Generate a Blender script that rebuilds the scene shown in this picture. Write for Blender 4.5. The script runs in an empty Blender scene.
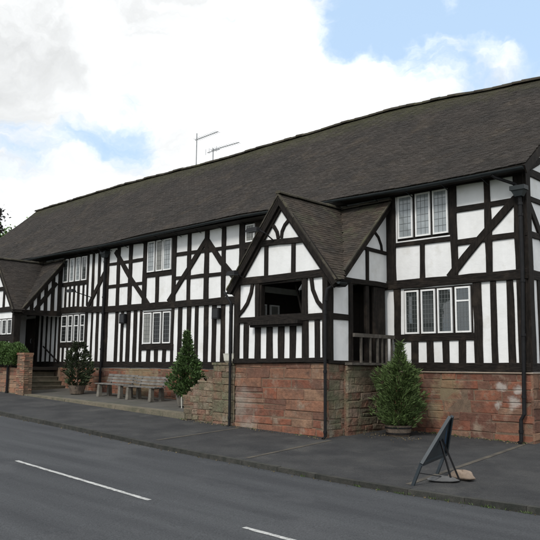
import bpy, math, random
from mathutils import Vector, Matrix
random.seed(7)
R = random.Random(11)
sc = bpy.context.scene
col = sc.collection
U = R.uniform

# ------------------------------------------------------------------ helpers
class MB:
    def __init__(s): s.v=[]; s.f=[]; s.m=[]; s.cur=0
    def add(s, vs, fs):
        o=len(s.v); s.v.extend([tuple(p) for p in vs])
        for f in fs: s.f.append(tuple(i+o for i in f)); s.m.append(s.cur)
    def box(s, x0,y0,z0,x1,y1,z1):
        s.add([(x0,y0,z0),(x1,y0,z0),(x1,y1,z0),(x0,y1,z0),(x0,y0,z1),(x1,y0,z1),(x1,y1,z1),(x0,y1,z1)],
              [(0,3,2,1),(4,5,6,7),(0,1,5,4),(1,2,6,5),(2,3,7,6),(3,0,4,7)])
    def hexa(s, p): # 8 points: bottom ring, top ring
        s.add(p,[(0,3,2,1),(4,5,6,7),(0,1,5,4),(1,2,6,5),(2,3,7,6),(3,0,4,7)])
    def bar(s, a, b, w, h, up=(0,0,1)):
        a=Vector(a); b=Vector(b); d=(b-a).normalized(); up=Vector(up)
        if abs(d.dot(up))>.95: up=Vector((0,1,0))
        r=d.cross(up).normalized(); u=r.cross(d).normalized()
        q=[-r*w/2-u*h/2, r*w/2-u*h/2, r*w/2+u*h/2, -r*w/2+u*h/2]
        s.hexa([a+k for k in q]+[b+k for k in q])
    def tube(s, pts, r, n=8, cap=True):
        pts=[Vector(p) for p in pts]; rr=r if isinstance(r,(list,tuple)) else [r]*len(pts)
        rings=[]; o=len(s.v); prev=None
        for i,p in enumerate(pts):
            d=(pts[min(i+1,len(pts)-1)]-pts[max(i-1,0)]).normalized()
            if prev is None:
                a=Vector((0,0,1)) if abs(d.z)<.9 else Vector((1,0,0))
                x=d.cross(a).normalized()
            else:
                x=(prev-d*prev.dot(d)).normalized()
            prev=x; y=d.cross(x)
            for k in range(n):
                t=2*math.pi*k/n; s.v.append(tuple(p+(x*math.cos(t)+y*math.sin(t))*rr[i]))
        for i in range(len(pts)-1):
            for k in range(n):
                a=o+i*n+k; b=o+i*n+(k+1)%n; s.f.append((a,b,b+n,a+n)); s.m.append(s.cur)
        if cap:
            s.f.append(tuple(o+k for k in reversed(range(n)))); s.m.append(s.cur)
            e=o+(len(pts)-1)*n; s.f.append(tuple(e+k for k in range(n))); s.m.append(s.cur)
    def lathe(s, c, prof, n=20):
        o=len(s.v); c=Vector(c)
        for r,z in prof:
            for k in range(n):
                t=2*math.pi*k/n; s.v.append((c.x+r*math.cos(t),c.y+r*math.sin(t),c.z+z))
        for i in range(len(prof)-1):
            for k in range(n):
                a=o+i*n+k; b=o+i*n+(k+1)%n; s.f.append((a,b,b+n,a+n)); s.m.append(s.cur)
    def build(s, name, mats, parent=None, smooth=False):
        me=bpy.data.meshes.new(name); me.from_pydata(s.v,[],s.f)
        for m in (mats if isinstance(mats,(list,tuple)) else [mats]): me.materials.append(m)
        me.polygons.foreach_set('material_index', s.m)
        if smooth: me.polygons.foreach_set('use_smooth',[True]*len(s.f))
        me.update(); o=bpy.data.objects.new(name,me); col.objects.link(o)
        if parent is not None:
            o.parent=parent
            if parent.type=='EMPTY':
                o.matrix_parent_inverse=Matrix.Translation(parent.location).inverted()
        return o
def tag(o,label=None,cat=None,group=None,kind=None):
    if label: o['label']=label
    if cat: o['category']=cat
    if group: o['group']=group
    if kind: o['kind']=kind
    return o
def thing(name,loc,label,cat,group=None):
    o=bpy.data.objects.new(name,None); col.objects.link(o); o.location=loc; o.empty_display_size=.2
    return tag(o,label,cat,group)

# ------------------------------------------------------------------ materials
def mat(name,c1,c2=None,rough=.8,nscale=3.,island=.0,bump=.3,bscale=30.,bdist=.01,spec=.4,fine=.0,c3=None,patch=1.2,ramp=None,stretch=None,metal=0,gr=False):
    m=bpy.data.materials.new(name); m.use_nodes=True; nt=m.node_tree; N=nt.nodes; L=nt.links
    b=N['Principled BSDF']; b.inputs['Roughness'].default_value=rough; b.inputs['Specular IOR Level'].default_value=spec
    b.inputs['Metallic'].default_value=metal
    tc=N.new('ShaderNodeTexCoord'); src=tc.outputs['Object']
    if stretch:
        mp=N.new('ShaderNodeMapping'); mp.inputs['Scale'].default_value=stretch; L.new(src,mp.inputs[0]); src2=mp.outputs[0]
    else: src2=src
    def noise(sv,scale,det=4,rg=.55):
        n=N.new('ShaderNodeTexNoise'); n.inputs['Scale'].default_value=scale; n.inputs['Detail'].default_value=det; n.inputs['Roughness'].default_value=rg; L.new(sv,n.inputs['Vector']); return n.outputs['Fac']
    def mix(f,a,bb,mode='MIX'):
        x=N.new('ShaderNodeMix'); x.data_type='RGBA'; x.blend_type=mode
        if hasattr(f,'node'): L.new(f,x.inputs[0])
        else: x.inputs[0].default_value=f
        for i,q in ((6,a),(7,bb)):
            if hasattr(q,'node'): L.new(q,x.inputs[i])
            else: x.inputs[i].default_value=(*q,1)
        return x.outputs[2]
    def rng(v,a,b_,lo=0.,hi=1.):
        r=N.new('ShaderNodeMapRange'); r.inputs[1].default_value=a; r.inputs[2].default_value=b_; r.inputs[3].default_value=lo; r.inputs[4].default_value=hi; L.new(v,r.inputs[0]); return r.outputs[0]
    c2=c2 or tuple(k*.75 for k in c1)
    if ramp:
        g=N.new('ShaderNodeNewGeometry'); cr=N.new('ShaderNodeValToRGB'); cr.color_ramp.interpolation='CONSTANT'
        els=cr.color_ramp.elements
        for i,cc in enumerate(ramp):
            e=els[i] if i<2 else els.new(i/len(ramp))
            e.position=i/len(ramp); e.color=(*cc,1)
        L.new(g.outputs['Random Per Island'],cr.inputs[0]); base=cr.outputs[0]
        f=rng(noise(src2,nscale),.42,.7); base=mix(f,base,c2)
    else:
        f=rng(noise(src2,nscale),.35,.65); base=mix(f,c1,c2)
    if c3:
        f=rng(noise(src,patch,5,.6),.55,.68); base=mix(f,base,c3)
    if island and not ramp:
        g=N.new('ShaderNodeNewGeometry'); v=rng(g.outputs['Random Per Island'],0,1,1-island,1+island)
        h=N.new('ShaderNodeHueSaturation'); L.new(v,h.inputs['Value']); L.new(base,h.inputs['Color']); base=h.outputs[0]
    if fine:
        v=rng(noise(src,bscale*2.2,2),.3,.7,1-fine,1+fine)
        h=N.new('ShaderNodeHueSaturation'); L.new(v,h.inputs['Value']); L.new(base,h.inputs['Color']); base=h.outputs[0]
    L.new(base,b.inputs['Base Color'])
    if bump:
        bp=N.new('ShaderNodeBump'); bp.inputs['Strength'].default_value=bump; bp.inputs['Distance'].default_value=bdist
        L.new(noise(src if not gr else src2,bscale,5,.6),bp.inputs['Height']); L.new(bp.outputs[0],b.inputs['Normal'])
    m['mixer']=0
    return m
M={}
for _k,_s in (('timber',(9,9,1.2)),('timber_h',(1.2,1.2,9))):
    M[_k]=mat(_k+'_black',(.0075,.006,.005),(.020,.0155,.0125),rough=.8,nscale=3.2,bump=1.,bscale=5,bdist=.02,fine=.25,c3=(.034,.026,.020),patch=1.3,spec=.22,stretch=_s,gr=True)
M['silver_oak']=mat('silvered_oak',(.19,.18,.165),(.10,.092,.082),rough=.9,nscale=5,bump=.6,bscale=40,fine=.3)
M['board']=mat('dark_boarding',(.018,.014,.011),(.028,.021,.016),rough=.85,nscale=6,bump=.5)
M['grey_oak']=mat('weathered_oak',(.125,.112,.095),(.06,.052,.044),rough=.9,nscale=6,bump=.8,bscale=40,fine=.3)
M['plaster']=mat('limewash_plaster',(.86,.86,.855),(.80,.80,.79),rough=.9,nscale=1.1,bump=.35,bscale=2.5,bdist=.05,spec=.2,c3=(.73,.72,.69),patch=1.6,stretch=(3.2,3.2,.6),fine=.02)
M['white']=mat('white_paint',(.86,.86,.85),(.78,.78,.76),rough=.5,nscale=8,bump=.1)
M['tile']=mat('clay_tile',(.050,.0425,.037),(.036,.032,.029),rough=.92,nscale=.9,island=.15,bump=.5,bscale=45,fine=.2,c3=(.062,.051,.041),patch=1.1,spec=.2)
M['tile_brown']=mat('brown_clay_tile',(.066,.050,.038),(.044,.038,.032),rough=.9,nscale=1.5,island=.26,bump=.5,bscale=45,fine=.2,c3=(.07,.067,.045),patch=1.7,spec=.25)
M['ridge']=mat('ridge_tile',(.070,.062,.046),(.048,.043,.036),rough=.9,nscale=4,island=.3,bump=.5,bscale=45,c3=(.075,.072,.042),spec=.2)
M['under']=mat('roof_battens',(.03,.025,.02),rough=.9)
M['red_tile']=mat('orange_clay_tile',(.34,.13,.07),(.25,.10,.06),rough=.85,nscale=2,island=.3,bump=.4)
RED=[(0.226, 0.091, 0.058), (0.191, 0.08, 0.054), (0.243, 0.124, 0.08), (0.21, 0.105, 0.071), (0.157, 0.083, 0.06), (0.261, 0.16, 0.106), (0.215, 0.086, 0.056), (0.226, 0.133, 0.091), (0.137, 0.068, 0.051), (0.243, 0.102, 0.065)]
M['sand']=mat('red_sandstone',RED[0],(.130,.080,.060),rough=.95,nscale=3.2,ramp=RED,bump=.8,bscale=6,bdist=.05,fine=.16,c3=(.245,.185,.14),patch=2.4,spec=.1)
YEL=[(0.213, 0.151, 0.106), (0.174, 0.134, 0.092), (0.19, 0.103, 0.074), (0.224, 0.174, 0.123), (0.14, 0.112, 0.081), (0.202, 0.118, 0.085), (0.168, 0.14, 0.099), (0.235, 0.168, 0.129), (0.179, 0.095, 0.069)]
M['sandy']=mat('lichened_sandstone',YEL[0],(.13,.13,.085),rough=.95,nscale=3.2,ramp=YEL,bump=1.,bscale=7,bdist=.07,fine=.2,c3=(.25,.215,.165),patch=2.4,spec=.1)
BR=[(.27,.12,.08),(.30,.16,.10),(.22,.10,.07),(.33,.20,.13),(.25,.15,.10)]
M['brick']=mat('old_brick',BR[0],(.22,.17,.12),rough=.92,nscale=4,ramp=BR,bump=.7,bscale=25,fine=.2,spec=.2)
M['mortar']=mat('lime_mortar',(.20,.14,.10),(.13,.095,.07),rough=.95,nscale=5,bump=.8,bscale=30,fine=.3,spec=.1)
M['coping']=mat('stone_ledge',(.36,.30,.24),(.26,.2,.15),rough=.9,nscale=3,bump=.5)
M['asphalt']=mat('road_asphalt',(.064,.067,.071),(.044,.046,.050),rough=.9,nscale=1.5,bump=.8,bscale=26,bdist=.012,fine=.34,c3=(.072,.074,.078),patch=.45,spec=.25,stretch=(.12,1.2,1))
M['footway']=mat('pavement_asphalt',(.054,.054,.054),(.035,.0355,.037),rough=.9,nscale=1.4,bump=.8,bscale=26,bdist=.012,fine=.34,c3=(.070,.069,.066),patch=.8,spec=.2)
M['kerb']=mat('kerb_granite',(.046,.044,.038),(.022,.024,.020),rough=.9,nscale=7,island=.2,bump=.6,bscale=40,fine=.3)
M['channel']=mat('channel_concrete',(.10,.087,.067),(.055,.050,.043),rough=.9,nscale=3,bump=.4,bscale=60,fine=.25)
M['terrace']=mat('terrace_paving',(.10,.094,.082),(.07,.067,.059),rough=.9,nscale=2,bump=.5,bscale=50,fine=.25,c3=(.06,.065,.045),patch=1.5)
M['step']=mat('worn_steps',(.17,.145,.105),(.10,.095,.065),rough=.9,nscale=4,bump=.7,bscale=30,fine=.3)
M['paint']=mat('road_paint',(.52,.52,.50),(.34,.34,.33),rough=.8,nscale=12,bump=.3,bscale=30,fine=.3,c3=(.12,.12,.12),patch=9)
M['earth']=mat('grass_verge',(.05,.075,.025),(.07,.085,.035),rough=1,nscale=3,bump=1,bscale=30,bdist=.05)
M['iron']=mat('black_iron',(.008,.008,.009),(.014,.014,.015),rough=.6,nscale=10,bump=.15,spec=.22)
M['gutter']=mat('gutter_iron',(.011,.016,.018),(.018,.024,.026),rough=.55,nscale=6,bump=.15)
M['lead']=mat('lead_flashing',(.13,.14,.15),(.09,.1,.1),rough=.6,nscale=6,bump=.2)
M['came']=mat('lead_came',(.16,.17,.17),(.12,.13,.13),rough=.5,bump=0)
M['galv']=mat('galvanised_steel',(.32,.33,.34),(.22,.23,.24),rough=.5,nscale=8,bump=.1)
M['tub']=mat('barrel_oak',(.16,.125,.095),(.09,.07,.055),rough=.9,nscale=8,bump=.7,bscale=30,fine=.3)
M['stone']=mat('pale_stone',(.19,.175,.145),(.11,.10,.085),rough=.9,nscale=5,bump=.6,bscale=30,fine=.2)
M['soil']=mat('potting_soil',(.03,.02,.013),rough=1,bump=1)
M['cream']=mat('cream_glaze',(.66,.65,.58),(.5,.5,.44),rough=.6,nscale=5,bump=.2)
M['bag']=mat('sandbag_cloth',(.33,.255,.195),(.22,.17,.13),rough=.95,nscale=6,bump=.7,bscale=60)
M['bag2']=mat('grey_sack',(.15,.15,.15),(.10,.10,.10),rough=.95,nscale=6,bump=.7,bscale=60)
M['sign_back']=mat('sign_backing',(.030,.040,.048),(.022,.030,.036),rough=.5,nscale=5,bump=.15)
M['sign_blue']=mat('sign_blue_film',(.025,.075,.15),(.02,.05,.1),rough=.5,nscale=5,bump=.1)
M['sign_red']=mat('sign_red_film',(.5,.03,.03),rough=.4,bump=0)
M['bark']=mat('bark',(.07,.05,.035),(.045,.035,.025),rough=.95,nscale=8,bump=.9,bscale=20)
def stain(m,blobs,colr,nsc=5.,lo=.45,hi=.6,amt=.8,mode='ball'):
    # stains of their own shape: pale lime wash, moss
    nt=m.node_tree; N=nt.nodes; L=nt.links; b=N['Principled BSDF']; old=b.inputs['Base Color'].links[0].from_socket
    tc=N.new('ShaderNodeTexCoord'); n=N.new('ShaderNodeTexNoise'); n.inputs['Scale'].default_value=nsc; n.inputs['Detail'].default_value=5; n.inputs['Roughness'].default_value=.65; L.new(tc.outputs['Object'],n.inputs['Vector'])
    acc=None
    def mth(op,a,c,cl=False):
        k=N.new('ShaderNodeMath'); k.operation=op; k.use_clamp=cl
        for i,q in enumerate((a,c)):
            if hasattr(q,'node'): L.new(q,k.inputs[i])
            elif q is not None: k.inputs[i].default_value=q
        return k.outputs[0]
    if mode=='ball':
        for c,r in blobs:
            v=N.new('ShaderNodeVectorMath'); v.operation='DISTANCE'; L.new(tc.outputs['Object'],v.inputs[0]); v.inputs[1].default_value=c
            q=mth('SUBTRACT',1.,mth('DIVIDE',v.outputs['Value'],r),True)
            acc=q if acc is None else mth('MAXIMUM',acc,q)
    else:
        sx=N.new('ShaderNodeSeparateXYZ'); L.new(tc.outputs['Object'],sx.inputs[0]); acc=mth('DIVIDE',mth('SUBTRACT',sx.outputs['Z'],blobs[0]),blobs[1],True)
    v=mth('ADD',mth('MULTIPLY',acc,.45),mth('MULTIPLY',n.outputs['Fac'],.55))
    mr=N.new('ShaderNodeMapRange'); mr.inputs[1].default_value=lo; mr.inputs[2].default_value=hi; mr.inputs[4].default_value=amt; L.new(v,mr.inputs[0])
    x=N.new('ShaderNodeMix'); x.data_type='RGBA'; L.new(mr.outputs[0],x.inputs[0]); L.new(old,x.inputs[6]); x.inputs[7].default_value=(*colr,1); L.new(x.outputs[2],b.inputs['Base Color'])
for k in ('sand','mortar'):
    stain(M[k],[((-6.40,-2.56,.65),.85),((-6.1,-2.56,.15),.6)],(.30,.27,.23),4.5,.40,.66,.60)
    stain(M[k],[((-.22,-.06,.86),.30),((-.50,-.06,1.20),.24),((-.12,-.06,1.15),.22),((-.62,-.06,.8),.2)],(.42,.385,.35),7,.46,.62,.75)
    stain(M[k],[((-1.9,-.06,1.15),.7),((-2.2,-.06,.6),.5),((-14,0,1.3),2.)],(.24,.20,.12),6,.45,.6,.6)
stain(M['tile'],(8.9,1.3),(.062,.061,.032),3.2,.40,.66,.7,'z')
stain(M['sandy'],[((-3.45,-2.2,.8),.7),((-3.45,-1.6,1.5),.5),((-7,-2.5,.9),.8)],(.135,.14,.085),5,.42,.62,.45)
def leafmat(name,c,isl=.45):
    m=mat(name,c,tuple(k*.7 for k in c),rough=.65,nscale=2.,island=isl,bump=0,spec=.3)
    nt=m.node_tree; b=nt.nodes['Principled BSDF']; return m
M['conifer']=leafmat('conifer_green',(.095,.145,.046),.45)
M['laurel']=leafmat('dark_laurel',(.045,.060,.028))
M['holly']=leafmat('holly_green',(.075,.130,.040),.5)
M['hedge']=leafmat('hedge_green',(.075,.135,.035))
M['beech']=leafmat('copper_leaf',(.035,.035,.035))
M['bush']=leafmat('bright_leaf',(.10,.19,.045))
def glass(name,c,rough=.04,ior=1.9):
    m=bpy.data.materials.new(name); m.use_nodes=True; nt=m.node_tree; b=nt.nodes['Principled BSDF']
    tc=nt.nodes.new('ShaderNodeTexCoord'); n=nt.nodes.new('ShaderNodeTexNoise'); n.inputs['Scale'].default_value=4.5; n.inputs['Detail'].default_value=2
    nt.links.new(tc.outputs['Object'],n.inputs['Vector'])
    x=nt.nodes.new('ShaderNodeMix'); x.data_type='RGBA'; x.inputs[6].default_value=(*[k*.6 for k in c],1); x.inputs[7].default_value=(*[k*1.3 for k in c],1)
    nt.links.new(n.outputs['Fac'],x.inputs[0]); nt.links.new(x.outputs[2],b.inputs['Base Color'])
    b.inputs['Roughness'].default_value=rough; b.inputs['IOR'].default_value=ior
    bp=nt.nodes.new('ShaderNodeBump'); bp.inputs['Strength'].default_value=.05; bp.inputs['Distance'].default_value=.01
    n2=nt.nodes.new('ShaderNodeTexNoise'); n2.inputs['Scale'].default_value=9; nt.links.new(tc.outputs['Object'],n2.inputs['Vector'])
    nt.links.new(n2.outputs['Fac'],bp.inputs['Height']); nt.links.new(bp.outputs[0],b.inputs['Normal'])
    return m
M['glass']=glass('leaded_glass_dark',(.040,.046,.045))
M['glass_sky']=glass('leaded_glass_painted_sky',(.32,.35,.36),.1,1.7)  # pale base colour paints in the sky reflected by the upper panes
M['glass_curt']=glass('leaded_glass_curtained',(.22,.22,.20),.15,1.5)
M['glass_blk']=glass('leaded_glass_black',(.006,.006,.006),.05,1.4)

# ------------------------------------------------------------------ ground heights
def sm(a,b,x):
    t=min(1,max(0,(x-a)/(b-a))); return t*t*(3-2*t)
def foot(x,y):
    e=0
    if x<-8.6: e=.10*min(1.6,(-x-8.6)/9.3)*min(1,max(0,(y+5.6)/3.1))
    return -.03*x+.04*y+e
KY=[(-80,-5.6),(-26,-4.75),(-20,-4.95),(-14,-5.11),(-9.9,-5.33),(-6.5,-5.62),(-4.2,-5.75),(-2.3,-5.77),(-.6,-5.78),(.6,-5.72),(1.8,-5.60),(2.7,-5.45),(4.5,-5.2),(8,-4.9),(80,-4.9)]
def kerb_y(x):
    for (a,b),(c,d) in zip(KY,KY[1:]):
        if x<=c: return b+(d-b)*(x-a)/(c-a)
    return KY[-1][1]
def road_z(x): return -.03*x-.307
XS=[-80,-60,-45,-36]+[-30+.5*i for i in range(77)]+[12,20,40,80]
def sheet(name,ya,yb,zf,m,ny=8,xs=XS,kind='structure',thick=None):
    b=MB(); vs=[]
    for x in xs:
        A=ya(x); B=yb(x)
        for j in range(ny+1):
            y=A+(B-A)*j/ny; vs.append((x,y,zf(x,y)))
    fs=[]
    for i in range(len(xs)-1):
        for j in range(ny):
            a=i*(ny+1)+j; fs.append((a,a+ny+1,a+ny+2,a+1))
    b.add(vs,fs); o=b.build(name,m); tag(o,kind=kind); return o
# terrain to the horizon
b=MB(); gx=[-1500,-600,-200,-80,-40,0,40,80,200,600,1500]; gy=[-1500,-400,-100,-40,-14,0,20,60,200,600,1500]
vs=[(x,y,-.03*max(-80,min(80,x))-.50) for x in gx for y in gy]
b.add(vs,[(i*11+j,(i+1)*11+j,(i+1)*11+j+1,i*11+j+1) for i in range(10) for j in range(10)])
tag(b.build('ground',M['earth']),kind='structure')
sheet('pavement',kerb_y,lambda x:14.,foot,M['footway'],ny=24)
sheet('road',lambda x:-12.3,lambda x:kerb_y(x)+.02-.13,lambda x,y:road_z(x)+.0006*(1-((y+9)/3.4)**2),M['asphalt'],ny=10)
sheet('far_pavement',lambda x:-14.6,lambda x:-12.42,lambda x,y:road_z(x)+.09,M['footway'],ny=3)
# kerb stones
def kerbline(name,yf,w,ztop,seed,outer):
    r=random.Random(seed); b=MB(); x=-40
    while x<24:
        l=.9+r.uniform(-.03,.03); x1=x+l-.008
        d=r.uniform(-.006,.006)
        pts=[]
        for (xx,yy) in ((x,yf(x)-w),(x1,yf(x1)-w),(x1,yf(x1)),(x,yf(x))): pts.append((xx,yy))
        zb=-.3
        lo=[(p[0],p[1],road_z(p[0])+zb) for p in pts]
        hi=[(p[0],p[1]+ (0.012 if k<2 and outer else 0),ztop(p[0],p[1])+d*.5) for k,p in enumerate(pts)]
        b.hexa(lo+hi); x+=l
    tag(b.build(name,M['kerb']),kind='structure')
kerbline('kerb',kerb_y,.13,lambda x,y:-.03*x+.04*kerb_y(x)+.006,3,True)
kerbline('far_kerb',lambda x:-12.3,.12,lambda x,y:road_z(x)+.10,4,False)
# road marking dashes
k=0
for s in (-24.2,-18.0,-11.9,-5.60,.60,6.7):
    b=MB(); vs=[];n=40; L=4.24 if s==-5.60 else 4.2
    for i in range(n+1):
        x=s+L*i/n; yc=-8.78-.035*(x+1.7)+ (0 if x>-1.7 else -.02*(x+1.7)*0)
        yc=-9.16-.052*(x+1.37) if x<0 else -9.235
        if x<-5.8: yc=-8.90
        for e in (-.042,.042): vs.append((x,yc+e+R.uniform(-.007,.007),road_z(x)+.0055))
    b.add(vs,[(2*i,2*i+2,2*i+3,2*i+1) for i in range(n)])
    tag(b.build('lane_marking',M['paint']),kind='structure')
# drain channels across the pavement
for (xa,ya,xb,yb) in ((.06,-.2,.50,-5.48),(-3.28,-2.72,-3.02,-5.6),(-6.2,-2.72,-6.05,-5.4)):
    b=MB(); n=10; vs=[]
    for i in range(n+1):
        x=xa+(xb-xa)*i/n; y=ya+(yb-ya)*i/n
        for e in (-.055,.055): vs.append((x+e+R.uniform(-.006,.006),y,foot(x,y)+.004))
    b.add(vs,[(2*i,2*i+1,2*i+3,2*i+2) for i in range(n)])
    tag(b.build('drain_channel',M['channel']),kind='structure')
# terrace in front of the house
def ter(x,y): return .30+.027*(-x-8.6)+.045*(y+2.5)
b=MB(); xs=[-8.5-.5*i for i in range(26)]
vs=[];
for x in xs:
    for y in (-2.5,-2.2,-1.2,.1): vs.append((x,y,ter(x,y)+R.uniform(-.003,.003)))
b.add(vs,[(i*4+j,i*4+j+1,(i+1)*4+j+1,(i+1)*4+j) for i in range(25) for j in range(3)])
x0,x1=xs[-1],xs[0]
tag(b.build('terrace',M['terrace']),kind='structure')
b=MB(); x=-8.5
while x>-20:
    l=R.uniform(.6,1.1); xa=x-l+.01
    b.hexa([(xa,-2.56,foot(xa,-2.5)-.15),(x,-2.56,foot(x,-2.5)-.15),(x,-2.25,foot(x,-2.5)-.15),(xa,-2.25,foot(xa,-2.5)-.15),
            (xa,-2.56+R.uniform(0,.02),ter(xa,-2.5)+.012),(x,-2.56+R.uniform(0,.02),ter(x,-2.5)+.012),(x,-2.25,ter(x,-2.25)+.008),(xa,-2.25,ter(xa,-2.25)+.008)])
    x-=l
tag(b.build('terrace_edging',M['step']),kind='structure')

# ------------------------------------------------------------------ timber building helpers
def pt(pl,u,z,d):
    k,o=pl
    if k=='F': return (u,o-d,z)
    if k=='S': return (o+d,u,z)
    if k=='W': return (o-d,u,z)
cnt=[0]
def beamline(b,pl,pts,w,proud,wob=.012):
    """hewn timber following points in a wall plane"""
    cnt[0]+=1; proud=proud+(cnt[0]%7)*.0011
    P=[Vector((p[0],p[1],0)) for p in pts]; Q=[]
    for a,c in zip(P,P[1:]):
        n=max(1,int((c-a).length/.45))
        for i in range(n): Q.append(a.lerp(c,i/n))
    Q.append(P[-1]); vs=[]
    for i,p in enumerate(Q):
        d=(Q[min(i+1,len(Q)-1)]-Q[max(i-1,0)]).normalized(); s=Vector((-d.y,d.x,0))
        wl=w/2+U(-wob,wob); wr=w/2+U(-wob,wob); pr=proud+U(-.0004,.0004)
        for e,dd in ((-wl,-.05),(-wl,pr-.009),(-wl+.009,pr),(wr-.009,pr),(wr,pr-.009),(wr,-.05)):
            q=p+s*e; vs.append(pt(pl,q.x,q.y,dd))
    fs=[]
    for i in range(len(Q)-1):
        for k in range(5): a=i*6+k; fs.append((a,a+1,a+7,a+6))
    fs.append((5,4,3,2,1,0)); e=(len(Q)-1)*6; fs.append(tuple(e+k for k in range(6)))
    b.add(vs,fs)
def beam(parent,name,pl,pts,w,proud=.035,m='timber',wob=.012):
    b=MB(); beamline(b,pl,pts,w,proud,wob)
    if m=='timber' and abs(pts[0][0]-pts[-1][0])>abs(pts[0][1]-pts[-1][1])*1.3: m='timber_h'
    return b.build(name,M[m],parent)
def band(parent,pl,whites,z0,z1,name='stud',ends=(None,None),lean=0):
    """studs fill the gaps between neighbouring white panels"""
    ws=sorted(whites)
    for (a,b_),(c,d) in zip(ws,ws[1:]):
        if c-b_>.03: beam(parent,name,pl,[((b_+c)/2+U(-.006,.006),z0-.03),((b_+c)/2+U(-.006,.006)+lean,z1+.03)],c-b_,.028,wob=.009)
def window(parent,pl,lights,z0,z1,gm,transom=None,rows=7,cols=3,proud=.03):
    ws=sorted(lights); f=MB(); u0=ws[0][0]; u1=ws[-1][1]
    def bx(b,ua,za,ub,zb,d0,d1):
        p=[pt(pl,ua,za,d0),pt(pl,ub,za,d0),pt(pl,ub,za,d1),pt(pl,ua,za,d1),pt(pl,ua,zb,d0),pt(pl,ub,zb,d0),pt(pl,ub,zb,d1),pt(pl,ua,zb,d1)]
        b.hexa(p)
    f.cur=1; bx(f,u0-.04,z0-.05,u1+.04,z1+.04,-.04,proud-.022)
    f.cur=0; fw=.040
    for (a,c) in ws:
        bx(f,a,z0,a+fw,z1,-.01,proud+.022); bx(f,c-fw,z0,c,z1,-.01,proud+.022)
        bx(f,a+fw,z0,c-fw,z0+fw,-.01,proud+.020); bx(f,a+fw,z1-fw,c-fw,z1,-.01,proud+.020)
        if transom: bx(f,a+fw,transom-.018,c-fw,transom+.018,-.01,proud+.019)
    w=f.build('window',[M['white'],M['timber']],parent)
    for i,(a,c) in enumerate(ws):
        g=MB(); a2,c2,zb,zt=a+fw*.8,c-fw*.8,z0+fw*.8,z1-fw*.8
        bx(g,a2,zb,c2,zt,-.01,proud-.004); g.cur=1
        for k in range(1,cols): u=a2+(c2-a2)*k/cols+U(-.003,.003); bx(g,u-.0045,zb,u+.0045,zt,proud-.006,proud+.001)
        for k in range(1,rows): z=zb+(zt-zb)*k/rows+U(-.003,.003); bx(g,a2,z-.0045,c2,z+.0045,proud-.006,proud+.002)
        mm=gm[i%len(gm)] if isinstance(gm,(list,tuple)) else gm
        g.build('leaded_pane',[M[mm],M['came']],w)
    return w
def stones(b,pl,u0,u1,z0,ztop,seed,hr=(.13,.27),lr=(.22,.7),dep=.035,zf=None,umin=None):
    r=random.Random(seed); z=z0; zmax=max(ztop(u0),ztop(u1),ztop((u0+u1)/2))
    while z<zmax-.02:
        h=r.uniform(*hr); u=u0
        if zmax-z-h<hr[0]*.6: h=zmax-z
        while u<u1-.001:
            l=r.uniform(*lr)
            if u1-u-l<lr[0]*.7: l=u1-u
            parts=[(z,h)]
            if h>hr[1]*.75 and r.random()<.25: parts=[(z,h*.5),(z+h*.5,h*.5)]
            for (zz,hh) in parts:
                um=u+l/2; top=min(zz+hh,ztop(um)+r.uniform(-.02,.02) if ztop(um)<zmax-.03 else ztop(um))
                if top-zz>.05:
                    g=r.uniform(.001,.007); d=dep*.62+r.uniform(-.010,.010); c=r.uniform(.010,.022)
                    a0,a1,b0,b1=u+g,u+l-g,zz+g,top-g
                    j=lambda s=.016:r.uniform(-s,s)
                    base=[(a0+j(),b0+j()),(a1+j(),b0+j()),(a1+j(),b1+j()),(a0+j(),b1+j())]
                    cu=(a0+a1)/2; cz=(b0+b1)/2
                    vs=[pt(pl,p[0],p[1],-.02) for p in base]
                    vs+=[pt(pl,p[0],p[1],d-c*.8) for p in base]
                    vs+=[pt(pl,p[0]+(c if p[0]<cu else -c),p[1]+(c if p[1]<cz else -c),d+j(.006)) for p in base]
                    b.add(vs,[(0,1,5,4),(1,2,6,5),(2,3,7,6),(3,0,4,7),(4,5,9,8),(5,6,10,9),(6,7,11,10),(7,4,8,11),(8,9,10,11)])
            u+=l
        z+=h
def tiles(b,P,u0,u1,vlen,inside,seed,course=.088,tw=.16):
    r=random.Random(seed); k=0; nc=int(vlen/course)
    for k in range(nc):
        v0=k*course; v1=min(v0+course+.035,vlen)
        off=(k%2)*tw/2+r.uniform(-.02,.02); u=u0-off
        while u<u1:
            a=max(u,u0); c=min(u+tw,u1)
            if c-a>.03 and inside((a+c)/2,v0+course/2):
                um=(a+c)/2; p00=P(a+.003,v0+r.uniform(-.006,.006)); p10=P(c-.003,v0+r.uniform(-.006,.006)); p01=P(a+.003,v1); p11=P(c-.003,v1)
                N=(p10-p00).cross(p01-p00).normalized()
                if N.z<0: N=-N
                l=.020+r.uniform(-.003,.005); l2=l+r.uniform(-.004,.004)
                A,B,C,D=p00+N*l,p10+N*l2,p11+N*.010,p01+N*.010
                a2,b2=p00+N*(l-.020),p10+N*(l2-.020)
                b.add([A,B,C,D,a2,b2],[(0,1,2,3),(4,5,1,0),(4,0,3),(5,2,1)])
            u+=tw
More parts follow.
